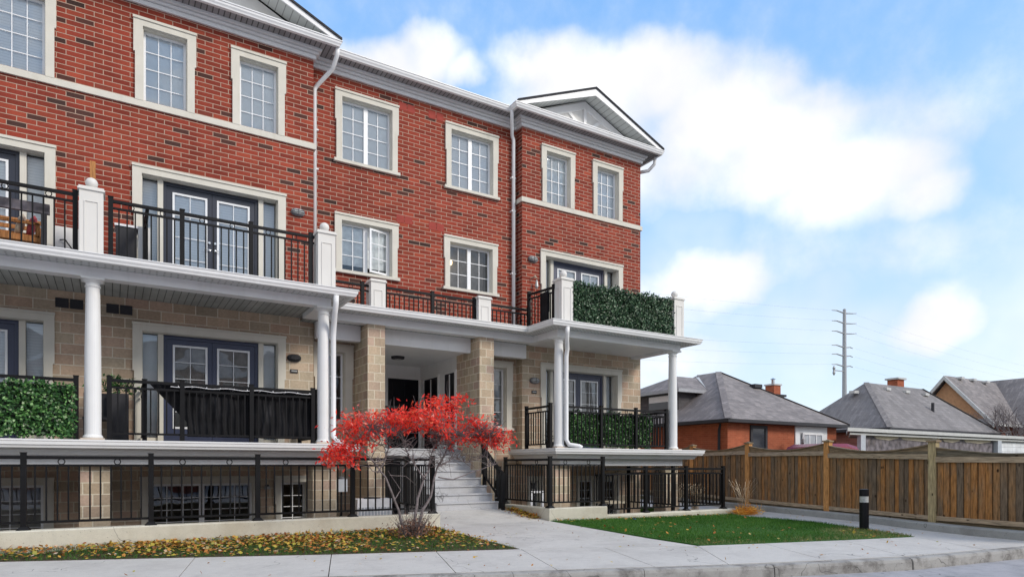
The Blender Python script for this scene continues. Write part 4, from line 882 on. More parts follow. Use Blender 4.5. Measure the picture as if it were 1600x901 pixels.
for z_ in (9.2, 8.3, 6.6): k.box(3.93, 4.06, 15.20, 15.30, z_, z_+.03)
for z_ in (9.3, 8.4, 6.7): k.box(9.26, 9.39, 15.19, 15.30, z_, z_+.03)
k.build('spout_bracket', 'white_metal', B)
# vents
for (a, z_, mat) in ((-.91, 4.66, 'charcoal'), (-.095, 4.65, 'charcoal')):
    k = MB(); k.box(a, a+.21, F-.015, F, z_-.18, z_); k.box(a+.23, a+.44, F-.015, F, z_-.18, z_); k.build('vent', mat, B)
plain('brick_vent', (.33, .045, .030), .8, var=.08)
for (x_, z_) in ((6.06, 10.49), (6.85, 10.50), (5.99, 7.70), (6.86, 7.68)):
    k = MB(); k.box(x_, x_+.20, RC-.006, RC, z_-.19, z_); k.box(x_+.215, x_+.415, RC-.006, RC, z_-.19, z_); k.build('vent', 'brick_vent', B)
# porch recess
k = MB(); k.box(5.33, 7.80, 15.66, 18.0, 1.75, 1.93); k.box(5.34, 6.19, 15.0, 15.66, 1.75, 1.93); k.build('porch_floor', 'step_concrete', B)
k = MB(); k.box(5.33, 7.84, 15.0, 18.1, 4.40, 4.44); k.build('porch_ceiling', 'white_paint', B)
k = MB(); k.box(5.23, 5.33, RC+.03, 18.1, -.4, 4.7); k.box(7.80, 7.9, 15.61, 18.1, -.4, 4.40); k.box(5.33, 7.80, 18.0, 18.1, -.4, 4.40); k.box(5.33, 7.80, 14.96, 15.0, 4.44, 4.72); k.build('porch_wall', 'white_paint', B)
def pdoor_y(x0, x1, z0, z1, Y, name='door', mat='dark_door'):
    k = MB(); k.box(x0, x1, Y-.03, Y, z0, z1); d = k.build(name, mat, B)
    k = MB(); t = .09; k.box(x0-t, x0, Y-.05, Y, z0, z1+t); k.box(x1, x1+t, Y-.05, Y, z0, z1+t); k.box(x0, x1, Y-.05, Y, z1, z1+t); k.build('door_casing', 'white_paint', d)
    k = MB()
    for a, b in ((.14, .46), (.54, .86)):
        for c_, e in ((.08, .40), (.46, .94)): k.box(x0+(x1-x0)*a, x0+(x1-x0)*b, Y-.04, Y-.03, z0+(z1-z0)*c_, z0+(z1-z0)*e)
    k.build('door_panel', mat, d)
    k = MB(); k.lathe(0, 0, [(.03, 0), (.03, .02), (.02, .06)], 10); k.v = [(x1-.09+a, Y-.04-c_, z0+1.0+b) for a, b, c_ in k.v]; k.build('door_handle', 'steel', d)
    return d
pdoor_y(6.77, 7.72, 1.93, 4.02, 18.0); pdoor_y(5.50, 6.42, 1.93, 4.02, 18.0)
for (y0, y1) in ((16.72, 17.65), (15.66, 16.28)):
    k = MB(); k.box(7.77, 7.80, y0, y1, 1.95 if y1 > 17 else 2.2, 3.98); d = k.build('door' if y1 > 17 else 'side_window', 'dark_door', B)
    k = MB(); t = .07; k.box(7.75, 7.80, y0-t, y0, 1.93, 3.98+t); k.box(7.75, 7.80, y1, y1+t, 1.93, 3.98+t); k.box(7.75, 7.80, y0, y1, 3.98, 3.98+t); k.box(7.755, 7.77, (y0+y1)/2-.02, (y0+y1)/2+.02, 2.2, 3.95); k.build('door_casing', 'white_paint', d)
# basement door under the landing
k = MB(); k.box(5.34, 6.19, 15.35, 15.4, -.4, 1.75); bw_ = k.build('basement_wall', 'white_paint', B)
pdoor_y(5.62, 6.10, -.38, 1.6, 15.34)
railing(B, (5.36, 15.2), (6.15, 15.2), 2.95, 2.05, posts=(.76,), spacing=.1, asname='landing_railing', foot=False, deck=1.93, rings=1)

# ------------------------------------------------------------------ small things on the building
def bulkhead(x, y, z, label, dark=False):
    t = thing('wall_lamp', label, 'wall lamp', (x, y, z-.07), 'oval bulkhead lamps')
    def oval(rx, rz, y0, y1, r2=.85):
        k = MB(); n_ = 20; vs = []
        for (yy_, s_) in ((y0, 1), (y0-(y0-y1)*.6, 1), (y1, r2)):
            for i in range(n_): a = 2*math.pi*i/n_; ca, sa = math.cos(a), math.sin(a); vs.append((x+rx*s_*abs(ca)**.8*(1 if ca > 0 else -1), yy_, z+rz*s_*abs(sa)**.8*(1 if sa > 0 else -1)))
        fs = [(i, (i+1) % n_, n_+(i+1) % n_, n_+i) for i in range(n_)]+[(n_+i, n_+(i+1) % n_, 2*n_+(i+1) % n_, 2*n_+i) for i in range(n_)]+[tuple(range(2*n_, 3*n_)), tuple(range(n_))[::-1]]
        k.add(vs, fs); return k
    oval(.15, .085, y, y-.06, .95).build('housing', 'charcoal' if dark else 'grey_lamp', t)
    oval(.12, .058, y-.06, y-.11, .7).build('glass_lens', 'charcoal' if dark else 'lens', t, smooth=False)
    k = MB()
    for dz_ in (-.02, .02): k.box(x-.125, x+.125, y-.118, y-.108, z+dz_-.005, z+dz_+.005)
    k.box(x-.005, x+.005, y-.119, y-.109, z-.06, z+.06); k.build('guard', 'charcoal', t)
bulkhead(3.54, F, 7.14, 'oval grey lamp on brick beside the dark upper balcony doors')
bulkhead(3.46, F, 3.89, 'black oval lamp on stone beside the navy doors above the black screen', True)
bulkhead(9.80, F, 7.12, 'oval grey lamp on brick left of the upper right balcony doors')
bulkhead(9.85, F, 3.82, 'oval lamp on stone left of the lower right navy doors')
for x, z, lb in ((3.46, 3.60, 'small dark number plate under the black lamp on the left deck'), (9.85, 3.51, 'small number plate under the lamp on the right deck')):
    t = thing('number_plate', lb, 'number plate', (x, F, z-.04)); MB().box(x-.08, x+.08, F-.02, F, z-.04, z+.04).build('plate', 'charcoal', t)
    MB().box(x-.06, x+.06, F-.026, F-.02, z-.012, z+.016).build('face', 'lens', t)
t = thing('ceiling_lamp', 'flat dark round lamp on the porch ceiling', 'ceiling lamp', (6.5, 16.5, 4.33)); MB().lathe(6.5, 16.5, [(.10, 4.32), (.17, 4.34), (.18, 4.40)], 20).build('shade', 'charcoal', t)
MB().lathe(6.5, 16.5, [(.02, 4.305), (.09, 4.31), (.10, 4.32)], 16).build('diffuser', 'lens', t)

def hedge(name, label, x0, x1, y, z0, z1, n, mat, gaps=False):
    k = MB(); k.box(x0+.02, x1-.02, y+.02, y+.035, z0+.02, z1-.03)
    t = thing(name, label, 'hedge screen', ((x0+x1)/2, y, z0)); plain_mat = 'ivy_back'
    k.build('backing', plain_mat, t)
    c = np.stack([np.random.uniform(x0-.03, x1+.03, n), y+np.random.uniform(-.07, .03, n), np.random.uniform(z0, z1, n)], 1)
    c[:, 1] -= .035*np.sin(c[:, 0]*7.3)*np.cos(c[:, 2]*6.1); c[:, 2] += .022*np.sin(c[:, 0]*5.1+1)*(c[:, 2]-z0)/(z1-z0)
    c[:, 2] += np.where(c[:, 2] > z1-.06, np.random.rand(n)*.03+.02*np.sin(c[:, 0]*17), 0)
    q = rand_leaves(c, .056, .040, .2, (0, -1, .3)); leaf_obj('foliage', q, np.random.rand(n)**1.25, mat, t)
    return t
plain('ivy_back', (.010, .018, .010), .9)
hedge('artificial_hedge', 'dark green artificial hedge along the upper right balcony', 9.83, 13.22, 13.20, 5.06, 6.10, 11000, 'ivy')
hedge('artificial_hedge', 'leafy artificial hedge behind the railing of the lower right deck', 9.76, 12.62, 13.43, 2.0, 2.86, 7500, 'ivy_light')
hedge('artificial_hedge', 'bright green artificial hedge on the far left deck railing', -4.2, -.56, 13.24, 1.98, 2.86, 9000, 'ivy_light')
# black fabric privacy screen, one corner hanging down
t = thing('privacy_screen', 'black fabric screen tied behind the left deck railing with a fallen corner', 'screen', (2.2, 13.36, 2.0))
k = MB(); nx, nz_ = 60, 10; x0, x1 = .62, 3.42
for j in range(nz_+1):
    for i in range(nx+1):
        zf = j/nz_; z_ = 2.03+.93*zf; xs0 = .58+.60*min(1., (1-zf)/.72)
        x_ = xs0+(x1-xs0)*i/nx; y_ = 13.40+.018*math.sin(x_*9+zf*2)+.012*math.sin(x_*23+zf*7)+.01*math.sin(zf*9+x_*3); k.v.append((x_, y_, z_))
for j in range(nz_):
    for i in range(nx): a = j*(nx+1)+i; k.f.append((a, a+1, a+nx+2, a+nx+1))
o = k.build('fabric', 'black_fabric', t, smooth=True, fixn=False)
k = MB()
for x_ in np.linspace(1.0, 3.35, 11): k.tube([(x_, 13.38, 2.98), (x_+.02, 13.30, 2.97), (x_+.03, 13.30, 2.93), (x_+.01, 13.38, 2.92)], .007, 5)
k.tube([(x_, 13.29, 2.93+.012*math.sin(x_*11)) for x_ in np.linspace(.9, 3.4, 30)], .006, 5); k.build('tie_cord', 'litter_white', t)
# deck things: tall planter with a plant, dark storage boxes, patio bench
t = thing('potted_plant', 'green leafy plant in a tall planter left of the left deck doors', 'plant', (.10, 14.5, 1.93))
k = MB(); k.box(-.05, .27, 14.3, 14.6, 1.93, 2.85); k.build('planter', 'charcoal', t)
c = np.random.normal(0, 1, (260, 3))*np.array([.16, .12, .07])+np.array([.10, 14.42, 3.0]); leaf_obj('foliage', rand_leaves(c, .12, .035, -.2), np.random.rand(260)*.8, 'ivy_light', t)
t = thing('storage_box', 'tall dark grey storage box standing behind the upper left railing', 'storage box', (.20, 14.2, 5.0))
k = MB(); k.box(.06, .40, 14.2, 14.6, 5.0, 5.95); k.build('cabinet', 'charcoal', t); k = MB(); k.box(.04, .42, 14.18, 14.62, 5.95, 5.99); k.build('lid', 'litter_white', t); 
k = MB(); k.box(.42, .62, 14.2, 14.5, 5.0, 6.0); k.build('side_panel', 'shutter_cream', t)
t = thing('patio_bench', 'wooden slatted bench with cushions on the far left upper balcony', 'bench', (-1.6, 13.9, 5.0))
k = MB()
for i in range(4): k.box(-2.6, -1.02, 13.7+i*.13, 13.81+i*.13, 5.36, 5.39)
k.box(-2.6, -1.02, 13.66, 13.69, 5.28, 5.36); k.build('seat', 'warm_wood', t)
k = MB()
for z_ in (5.5, 5.62, 5.74): k.box(-2.6, -1.02, 14.24, 14.27, z_, z_+.07)
k.build('backrest', 'warm_wood', t); k = MB(); k.box(-2.6, -1.05, 13.70, 13.75, 5.58, 5.62); k.build('armrest', 'warm_wood', t)
for x_ in (-2.55, -1.08):
    for y_ in (13.7, 14.2): MB().box(x_-.03, x_+.03, y_, y_+.06, 5.0, 5.6).build('leg', 'warm_wood', t)
for nm, xa, mat, lb in (('cushion', -1.18, 'pink_cushion', 'faded red cushion leaning at the end of the wooden bench'), ('cushion', -1.34, 'tan_cushion', 'tan cushion behind the faded red one on the wooden bench')):
    k = MB(); k.lathe(0, 0, [(.02, -.05), (.15, -.045), (.2, 0), (.15, .045), (.02, .05)], 16); k.v = [(xa+z_*.9+y_*.25, 13.95+x_, 5.60+y_) for x_, y_, z_ in k.v]; tag(k.build(nm, mat, smooth=True), lb, 'cushion')
t = thing('canopy_frame', 'dark folded canopy frame standing over the bench on the far left balcony', 'canopy', (-1.5, 14.3, 5.0))
k = MB(); k.box(-3.0, -.90, 13.52, 13.60, 5.74, 5.90); k.build('valance', 'felt', t)
for x_ in (-2.9, -.98): MB().box(x_-.04, x_+.04, 13.52, 13.60, 5.0, 5.74).build('leg', 'charcoal', t)
t = thing('utility_cabinet', 'pale grey cabinet with a dark cable behind the far left upper railing', 'cabinet', (-.72, 14.4, 5.0))
MB().box(-.90, -.50, 14.3, 14.7, 5.0, 5.80).build('body', 'shutter_cream', t); MB().tube([(-.80, 14.28, 5.55), (-.72, 14.25, 5.56), (-.62, 14.2, 5.4), (-.5, 14.1, 5.28)], .012, 6).build('cable', 'dark_plastic', t)
t = thing('wooden_pole', 'orange wooden pole rising behind the white balcony post', 'pole', (-.30, 14.2, 5.0)); MB().box(-.345, -.255, 14.2, 14.26, 5.0, 7.05).build('pole', 'warm_wood', t)
t = thing('patio_chair', 'dark patio chair behind the railing at the far left deck corner', 'chair', (-.25, 14.2, 1.93))
k = MB(); k.box(-.45, .0, 14.0, 14.5, 2.33, 2.38); k.build('seat', 'charcoal', t); MB().box(-.45, .0, 14.46, 14.5, 2.38, 2.85).build('backrest', 'charcoal', t)
for x_ in (-.44, -.04):
    for y_ in (14.0, 14.46): MB().box(x_, x_+.03, y_, y_+.03, 1.93, 2.33).build('leg', 'charcoal', t)
t = thing('patio_chair', 'black metal patio chair below the right deck behind the low railing', 'chair', (11.3, 13.4, -.4))
MB().box(11.05, 11.62, 13.3, 13.8, .50, .56).build('seat', 'tan_cushion', t)
k = MB()
for i in range(6): k.box(11.05+i*.108, 11.08+i*.108, 13.78, 13.81, .56, 1.25)
k.box(11.02, 11.65, 13.77, 13.82, 1.22, 1.28); k.build('backrest', 'black_metal', t)
for x_ in (11.05, 11.59):
    for y_ in (13.3, 13.78): MB().box(x_, x_+.03, y_, y_+.03, -.4, .50).build('leg', 'black_metal', t)
t = thing('wiry_plant', 'dark wiry potted plant low behind the side railing of the right deck', 'plant', (9.6, 14.1, 1.93))
MB().lathe(9.75, 14.1, [(.09, 1.93), (.12, 2.1), (.13, 2.12)], 14).build('pot', 'charcoal', t); k = MB()
for i in range(26):
    a = random.uniform(0, 6.28); p = Vector((9.75, 14.1, 2.1)); e = Vector((math.cos(a)*random.uniform(.08, .28), math.sin(a)*.2, random.uniform(-.02, .32))); k.tube([p, p+e*.5+Vector((0, 0, .07)), p+e], .008, 4, .004)
k.build('stems', 'dark_plastic', t)
t = thing('rolled_parasol', 'white rolled parasol standing at the right end of the right deck', 'parasol', (12.8, 14.0, 1.93))
MB().lathe(12.86, 13.75, [(.05, 1.93), (.055, 2.0), (.07, 2.3), (.06, 2.8), (.02, 2.86)], 12).build('canopy', 'litter_white', t)
MB().lathe(12.86, 13.75, [(.16, 1.93), (.16, 1.97), (.04, 1.99)], 14).build('base', 'charcoal', t)
t = thing('hanging_garment', 'black garment hanging over the upper right balcony railing', 'garment', (9.5, 13.7, 5.1))
k = MB(); k.box(9.37, 9.42, 13.66, 13.98, 5.15, 5.90); k.box(9.43, 9.47, 13.70, 13.94, 5.40, 5.88); k.build('cloth', 'black_fabric', t)
# white air conditioner and gas meter in the left areaway, white box frame at the right
t = thing('air_conditioner', 'white air conditioning unit behind the left railing below the tree', 'air conditioner', (4.95, 13.9, -.4))
k = MB(); k.box(4.50, 5.28, 13.75, 14.15, -.3, .78); k.build('casing', 'litter_white', t); k = MB()
for i in range(10): k.box(4.53+i*.072, 4.57+i*.072, 13.735, 13.75, -.2, .60)
k.build('side_grille', 'grey_box', t); MB().lathe(4.89, 13.95, [(.18, .78), (.18, .80), (.03, .81)], 16).build('fan_cover', 'charcoal', t); MB().box(4.45, 5.33, 13.7, 14.2, -.4, -.3).build('pad', 'step_concrete', t)
t = thing('gas_meter', 'grey gas meter on dark pipes against the stone pier', 'meter', (4.35, 14.5, -.4))
MB().box(4.28, 4.50, 14.45, 14.65, .92, 1.2).build('meter_body', 'grey_box', t); MB().lathe(4.39, 14.55, [(.08, 1.2), (.08, 1.24), (.05, 1.26)], 14).build('dial_cap', 'grey_lamp', t)
MB().tube([(4.39, 14.55, .92), (4.39, 14.55, .4), (4.25, 14.6, .2), (4.25, 14.6, -.4)], .025, 8).build('pipe', 'dark_plastic', t)
t = thing('pipe_frame', 'small white pipe frame behind the railing right of the steps', 'frame', (8.9, 13.0, -.4))
k = MB()
for (xa, za, xb, zb) in ((8.72, -.4, 8.72, .86), (9.05, -.4, 9.05, .86), (8.70, .86, 9.07, .86)): k.bar((xa, 13.4, za), (xb, 13.4, zb), .05, .05)
k.build('pipes', 'litter_white', t)
t = thing('basement_lamp', 'small pale lamp between the basement windows', 'wall lamp', (2.88, F, 1.0)); MB().box(2.82, 2.94, F-.08, F, .99, 1.05).build('shade', 'lens', t); MB().box(2.85, 2.91, F-.1, F, 1.05, 1.09).build('bracket', 'charcoal', t)
t = thing('power_outlet', 'white weatherproof outlet low on brick beside the upper left doors', 'outlet', (3.5, F, 5.25)); MB().box(3.42, 3.54, F-.03, F, 5.25, 5.35).build('cover', 'litter_white', t); MB().box(3.56, 3.68, F-.03, F, 5.25, 5.35).build('cover', 'litter_white', t)
t = thing('wall_ornament', 'small pale hook with hanging ornament on brick at the upper right', 'ornament', (9.82, F, 6.4)); MB().tube([(9.80, F, 6.62), (9.80, F-.12, 6.64), (9.84, F-.16, 6.58)], .02, 6).build('hook', 'tan_cushion', t); MB().lathe(9.86, F-.12, [(.01, 6.30), (.05, 6.36), (.03, 6.5), (.01, 6.55)], 10).build('ornament', 'lens', t)

# ------------------------------------------------------------------ red-leaved tree
def zr(px, py, Y=10.9):     # photo pixel to a point on the tree's own vertical plane
    a = R_(58.627); u = (px-800)/1025; rx_ = math.cos(a)+u*math.sin(a); ry_ = math.sin(a)-u*math.cos(a); t_ = Y/ry_
    return (rx_*t_, Y, CAMZ+(727-py)*t_/1025)
T = thing('red_leaf_tree', 'small multi-stemmed tree with scarlet leaves in front of the entrance', 'tree', (4.5, 10.9, .26))
base = Vector((4.52, 10.9, .24)); stems = [
    ([(632, 822), (622, 797), (611, 772), (600, 748), (592, 738), (580, 722), (560, 706)], .024, -.25),
    ([(646, 822), (650, 798), (655, 770), (663, 748), (660, 742)], .030, .0),
    ([(650, 822), (662, 796), (676, 775), (682, 745), (690, 725), (704, 702)], .028, .15),
    ([(663, 748), (650, 732), (636, 712), (628, 690)], .017, -.1), ([(663, 748), (674, 736), (679, 715), (690, 690)], .016, .25),
    ([(682, 745), (705, 748), (730, 738), (748, 732), (772, 722)], .013, -.2), ([(690, 728), (712, 716), (738, 722), (765, 712)], .012, .2),
    ([(592, 738), (605, 720), (612, 700), (618, 680)], .015, .2), ([(592, 737), (575, 735), (560, 715)], .010, -.3), ([(620, 780), (632, 765), (615, 735)], .009, .3), ([(612, 742), (640, 744), (660, 758)], .008, .3)]
tk = MB(); nodes = []
for pts, r, dy in stems:
    P = []
    for i, p in enumerate(pts):
        x_, y_, z_ = zr(*p); f_ = i/(len(pts)-1); yy_ = 10.9+dy*f_ if pts[0][1] > 800 else 10.9+dy*(.3+.7*f_)
        if i == 0 and pts[0][1] > 800: P.append(base+Vector((x_-4.52, 0, 0))*1.0)
        else: P.append(Vector((x_+random.uniform(-.01, .01), yy_, z_)))
    Q = []
    for a_, b_ in zip(P[:-1], P[1:]):
        for s_ in range(3): Q.append(a_.lerp(b_, s_/3)+Vector((random.uniform(-1, 1), random.uniform(-1, 1), random.uniform(-1, 1)))*.008)
    Q.append(P[-1]); tk.tube(Q, r, 7, r*.45)
    nodes += [(q_, r*.5) for q_ in Q if q_.z > 1.1]
top_px = [(500, 690), (530, 686), (540, 645), (548, 636), (570, 634), (600, 640), (620, 632), (650, 630), (680, 618), (700, 606), (722, 612), (735, 640), (750, 655), (765, 668), (780, 662), (798, 676)]
bot_px = [(500, 708), (520, 726), (542, 726), (552, 700), (575, 690), (600, 672), (640, 666), (665, 668), (690, 678), (705, 698), (740, 682), (770, 692), (798, 706)]
cl = []
for i in range(215):
    px = random.uniform(512, 787); t0 = np.interp(px, *zip(*top_px)); b0 = np.interp(px, *zip(*bot_px)); f_ = random.random()**.8
    yy_ = 10.9+random.gauss(0, .32)*(1 if 540 < px < 760 else .5); py = t0+8+(b0-t0-8)*f_
    cl.append(Vector(zr(px, py, 10.9))+Vector((0, yy_-10.9, 0)))
cl.sort(key=lambda v_: (v_-Vector((4.6, 10.9, 1.6))).length)
for c_ in cl:
    bn = min(nodes, key=lambda n_: (n_[0]-c_).length+max(0, n_[0].z-c_.z)*1.5); a_ = bn[0]; L = (c_-a_).length; k_ = max(3, int(L/.1)); Q = []
    bend = Vector((random.uniform(-1, 1), random.uniform(-1, 1), random.uniform(-.6, .9)))*L*.13
    for i in range(k_+1):
        s_ = i/k_; Q.append(a_.lerp(c_, s_)+bend*math.sin(s_*math.pi)+Vector((random.uniform(-1, 1), random.uniform(-1, 1), random.uniform(-1, 1)))*.012)
    r_ = min(bn[1], .009); tk.tube(Q, r_, 5, .003); nodes += [(q_, .006) for q_ in Q[1:]]
# bare twiglets in the lower crown
low = [n_ for n_ in nodes if 1.45 < n_[0].z < 2.15 and 3.7 < n_[0].x < 6.2]
for i in range(1300):
    a_ = random.choice(low)[0]; d = Vector((random.gauss(0, 1), random.gauss(0, .8), random.gauss(.5, .7))).normalized()*random.uniform(.12, .40)
    tk.tube([a_, a_+d*.5+Vector((random.uniform(-.02, .02), 0, random.uniform(-.02, .03))), a_+d], .0052, 4, .0028)
for px in (610, 618, 605, 650, 655, 700, 712, 560, 566, 740):
    p = Vector(zr(px, np.interp(px, *zip(*top_px))+14)); tk.tube([p, p+Vector((random.uniform(-.03, .03), 0, .16)), p+Vector((random.uniform(-.08, .08), 0, .30))], .004, 4, .002)
tk.build('trunk', 'bark', T)
cents = []; hues = []
for c_ in cl:
    hu_ = random.gauss(.5, .2); m_ = random.randint(16, 32); cents.append(np.random.normal(0, 1, (m_, 3))*np.array([.10, .11, .06])*random.choice([.6, .9, 1., 1.25])+np.array(c_)+np.array([0, 0, .0])); hues += [hu_]*m_
for q_, r_ in random.sample(nodes, 260):
    if q_.z > 1.95: cents.append(np.random.normal(0, .04, (3, 3))+np.array(q_)); hues += [random.gauss(.5, .25)]*3
c = np.concatenate(cents); q = rand_leaves(c, .085, .030, .45, None, .8)
leaf_obj('crown', q, np.clip(np.array(hues)+np.random.normal(0, .16, len(q)), 0, 1), 'red_leaf', T)

# dry shrub at the foot of the tree
S = thing('dry_shrub', 'dry reddish brown shrub around the foot of the red tree', 'shrub', (4.5, 10.8, .26))
k = MB()
for i in range(150):
    a = random.uniform(0, 6.28); r0 = random.uniform(0, .22); p = Vector((4.52+math.cos(a)*r0, 10.75+math.sin(a)*r0*.7, .24)); ln = random.uniform(.25, .62); o_ = random.uniform(.15, .8)
    d = Vector((math.cos(a)*o_, math.sin(a)*o_, 1)).normalized()*ln; k.tube([p, p+d*.5+Vector((0, 0, .02)), p+d+Vector((random.uniform(-.04, .04), 0, -.03))], .004, 4, .0018)
k.build('stems', 'rust_stem', S) if 'rust_stem' in MATS else k.build('stems', 'bark', S)
c = np.random.normal(0, 1, (700, 3))*np.array([.20, .15, .09])+np.array([4.52, 10.75, .40]); c[:, 2] = np.maximum(c[:, 2], .27); leaf_obj('dry_foliage', rand_leaves(c, .06, .02, .2), np.random.rand(700), 'dry_stem', S)
# ornamental grasses at the end of the low wall
def orn_grass(x, y, z0, label, n, h, orange):
    G = thing('ornamental_grass', label, 'grass clump', (x, y, z0)); qs = []
    for i in range(n):
        a = random.uniform(0, 6.28); o_ = random.uniform(.1, .5); hh = h*random.uniform(.6, 1); p = Vector((x+random.gauss(0, .06), y+random.gauss(0, .06), z0)); prev = p; w_ = .011
        sd_ = Vector((-.52, .85, 0)) .cross(Vector((0, 0, 1)))*w_
        for s_ in range(1, 6):
            f_ = s_/5; cur = p+Vector((math.cos(a)*o_*hh*f_*f_, math.sin(a)*o_*hh*f_*f_, hh*(f_-.12*f_*f_))); ww = 1 if s_ < 4 else 1.8
            qs.append([prev-sd_, prev+sd_, cur+sd_*ww, cur-sd_*ww]); prev = cur
    q_ = np.array([[tuple(v_) for v_ in r_] for r_ in qs]); leaf_obj('stalks', q_, np.random.rand(len(q_))*.6, 'straw', G)
    if orange:
        m_ = 700; c_ = np.random.normal(0, 1, (m_, 3))*np.array([.16, .13, .05])+np.array([x, y-.05, z0+.06]); c_[:, 2] = np.maximum(c_[:, 2], z0+.01); d_ = rand_leaves(c_, .22, .016, -.15, None, .4); leaf_obj('basal_leaves', d_, np.random.rand(m_), 'orange_blade', G)
orn_grass(14.42, 11.75, .2, 'dry straw grass with orange leaves at the end of the low wall', 34, 1.12, True)
orn_grass(14.35, 13.4, .2, 'pale dry grass clump seen through the end of the low railing', 90, .95, False)
orn_grass(14.5, 14.3, .2, 'second dry grass clump nearer the fence behind the low railing', 80, .9, False)

# bollard light
bx, by = 13.02, 7.64
t = thing('bollard_light', 'black cylindrical bollard light at the lawn edge', 'bollard', (bx, by, .2))
MB().lathe(bx, by, [(.088, .19), (.088, .76)], 24).build('body', 'bollard_black', t, smooth=False)
MB().lathe(bx, by, [(.082, .76), (.082, .885)], 24).build('light_band', 'lens', t)
k = MB(); k.lathe(bx, by, [(.09, .885), (.09, 1.005), (.094, 1.01), (.094, 1.022), (.05, 1.03)], 24); k.build('cap', 'bollard_black', t)
tag(MB().add([(5.62+random.gauss(0, .03), 11.72+random.gauss(0, .03), .30+random.random()*.05) for _ in range(10)], [(0, 1, 2), (2, 3, 4), (4, 5, 6), (6, 7, 8), (8, 9, 0), (1, 4, 7), (2, 5, 8)]).build('paper_litter', 'litter_white', fixn=False), 'crumpled white paper at the right end of the left wall', 'litter')
tag(MB().add([(10.05+random.gauss(0, .035), 11.2+random.gauss(0, .03), .28+random.random()*.05) for _ in range(10)], [(0, 1, 2), (2, 3, 4), (4, 5, 6), (6, 7, 8), (8, 9, 0), (1, 4, 7), (2, 5, 8)]).build('paper_litter', 'litter_blue', fixn=False), 'small crumpled blue wrapper on the lawn below the low wall', 'litter')

# ------------------------------------------------------------------ wooden fence and its concrete kerb
k = MB(); k.sweep(FK[::-1], [(-.28, .02), (0, .02), (0, .33), (-.02, .35), (-.28, .35)]); struct(k.build('fence_kerb', 'fence_kerb'))
k = MB(); k.prism([(13.75, 4.0), (40, 4.0), (40, 24), (18.2, 24), (17.15, 16.3), (16.1, 12.1), (15.12, 8.95), (14.35, 7.3), (13.85, 5.9)], .01, .33); struct(k.build('neighbour_yard', 'ground_mat'))
FP = [((19.0, 22.5), .4, 2.25), ((18.2, 19.5), .4, 2.25), ((17.35, 16.3), .4, 2.23), ((16.42, 13.2), .36, 2.21), ((15.56, 10.07), .33, 2.15), ((14.42, 7.0), .33, 2.03), ((13.9, 3.9), .33, 2.0)]
rail_z = [1.93, 1.92, 1.90, 1.86, 1.78, 1.65, 1.56]
W_ = thing('wooden_fence', 'weathered brown board fence with scalloped top along the side walkway', 'fence', (15.5, 10, .33))
for i, ((x, y), z0, z1) in enumerate(FP):
    k = MB(); k.box(x-.075, x+.075, y-.075, y+.075, z0-.1, z1-.05); p = k.build('fence_post', 'fence_post_pale' if i == 5 else 'fence_post', W_)
    k = MB(); k.box(x-.10, x+.10, y-.10, y+.10, z1-.05, z1-.01); k.add([(x-.07, y-.07, z1-.01), (x+.07, y-.07, z1-.01), (x+.07, y+.07, z1-.01), (x-.07, y+.07, z1-.01), (x, y, z1+.02)], [(0, 1, 4), (1, 2, 4), (2, 3, 4), (3, 0, 4)]); k.build('post_cap', 'fence_cap', p)
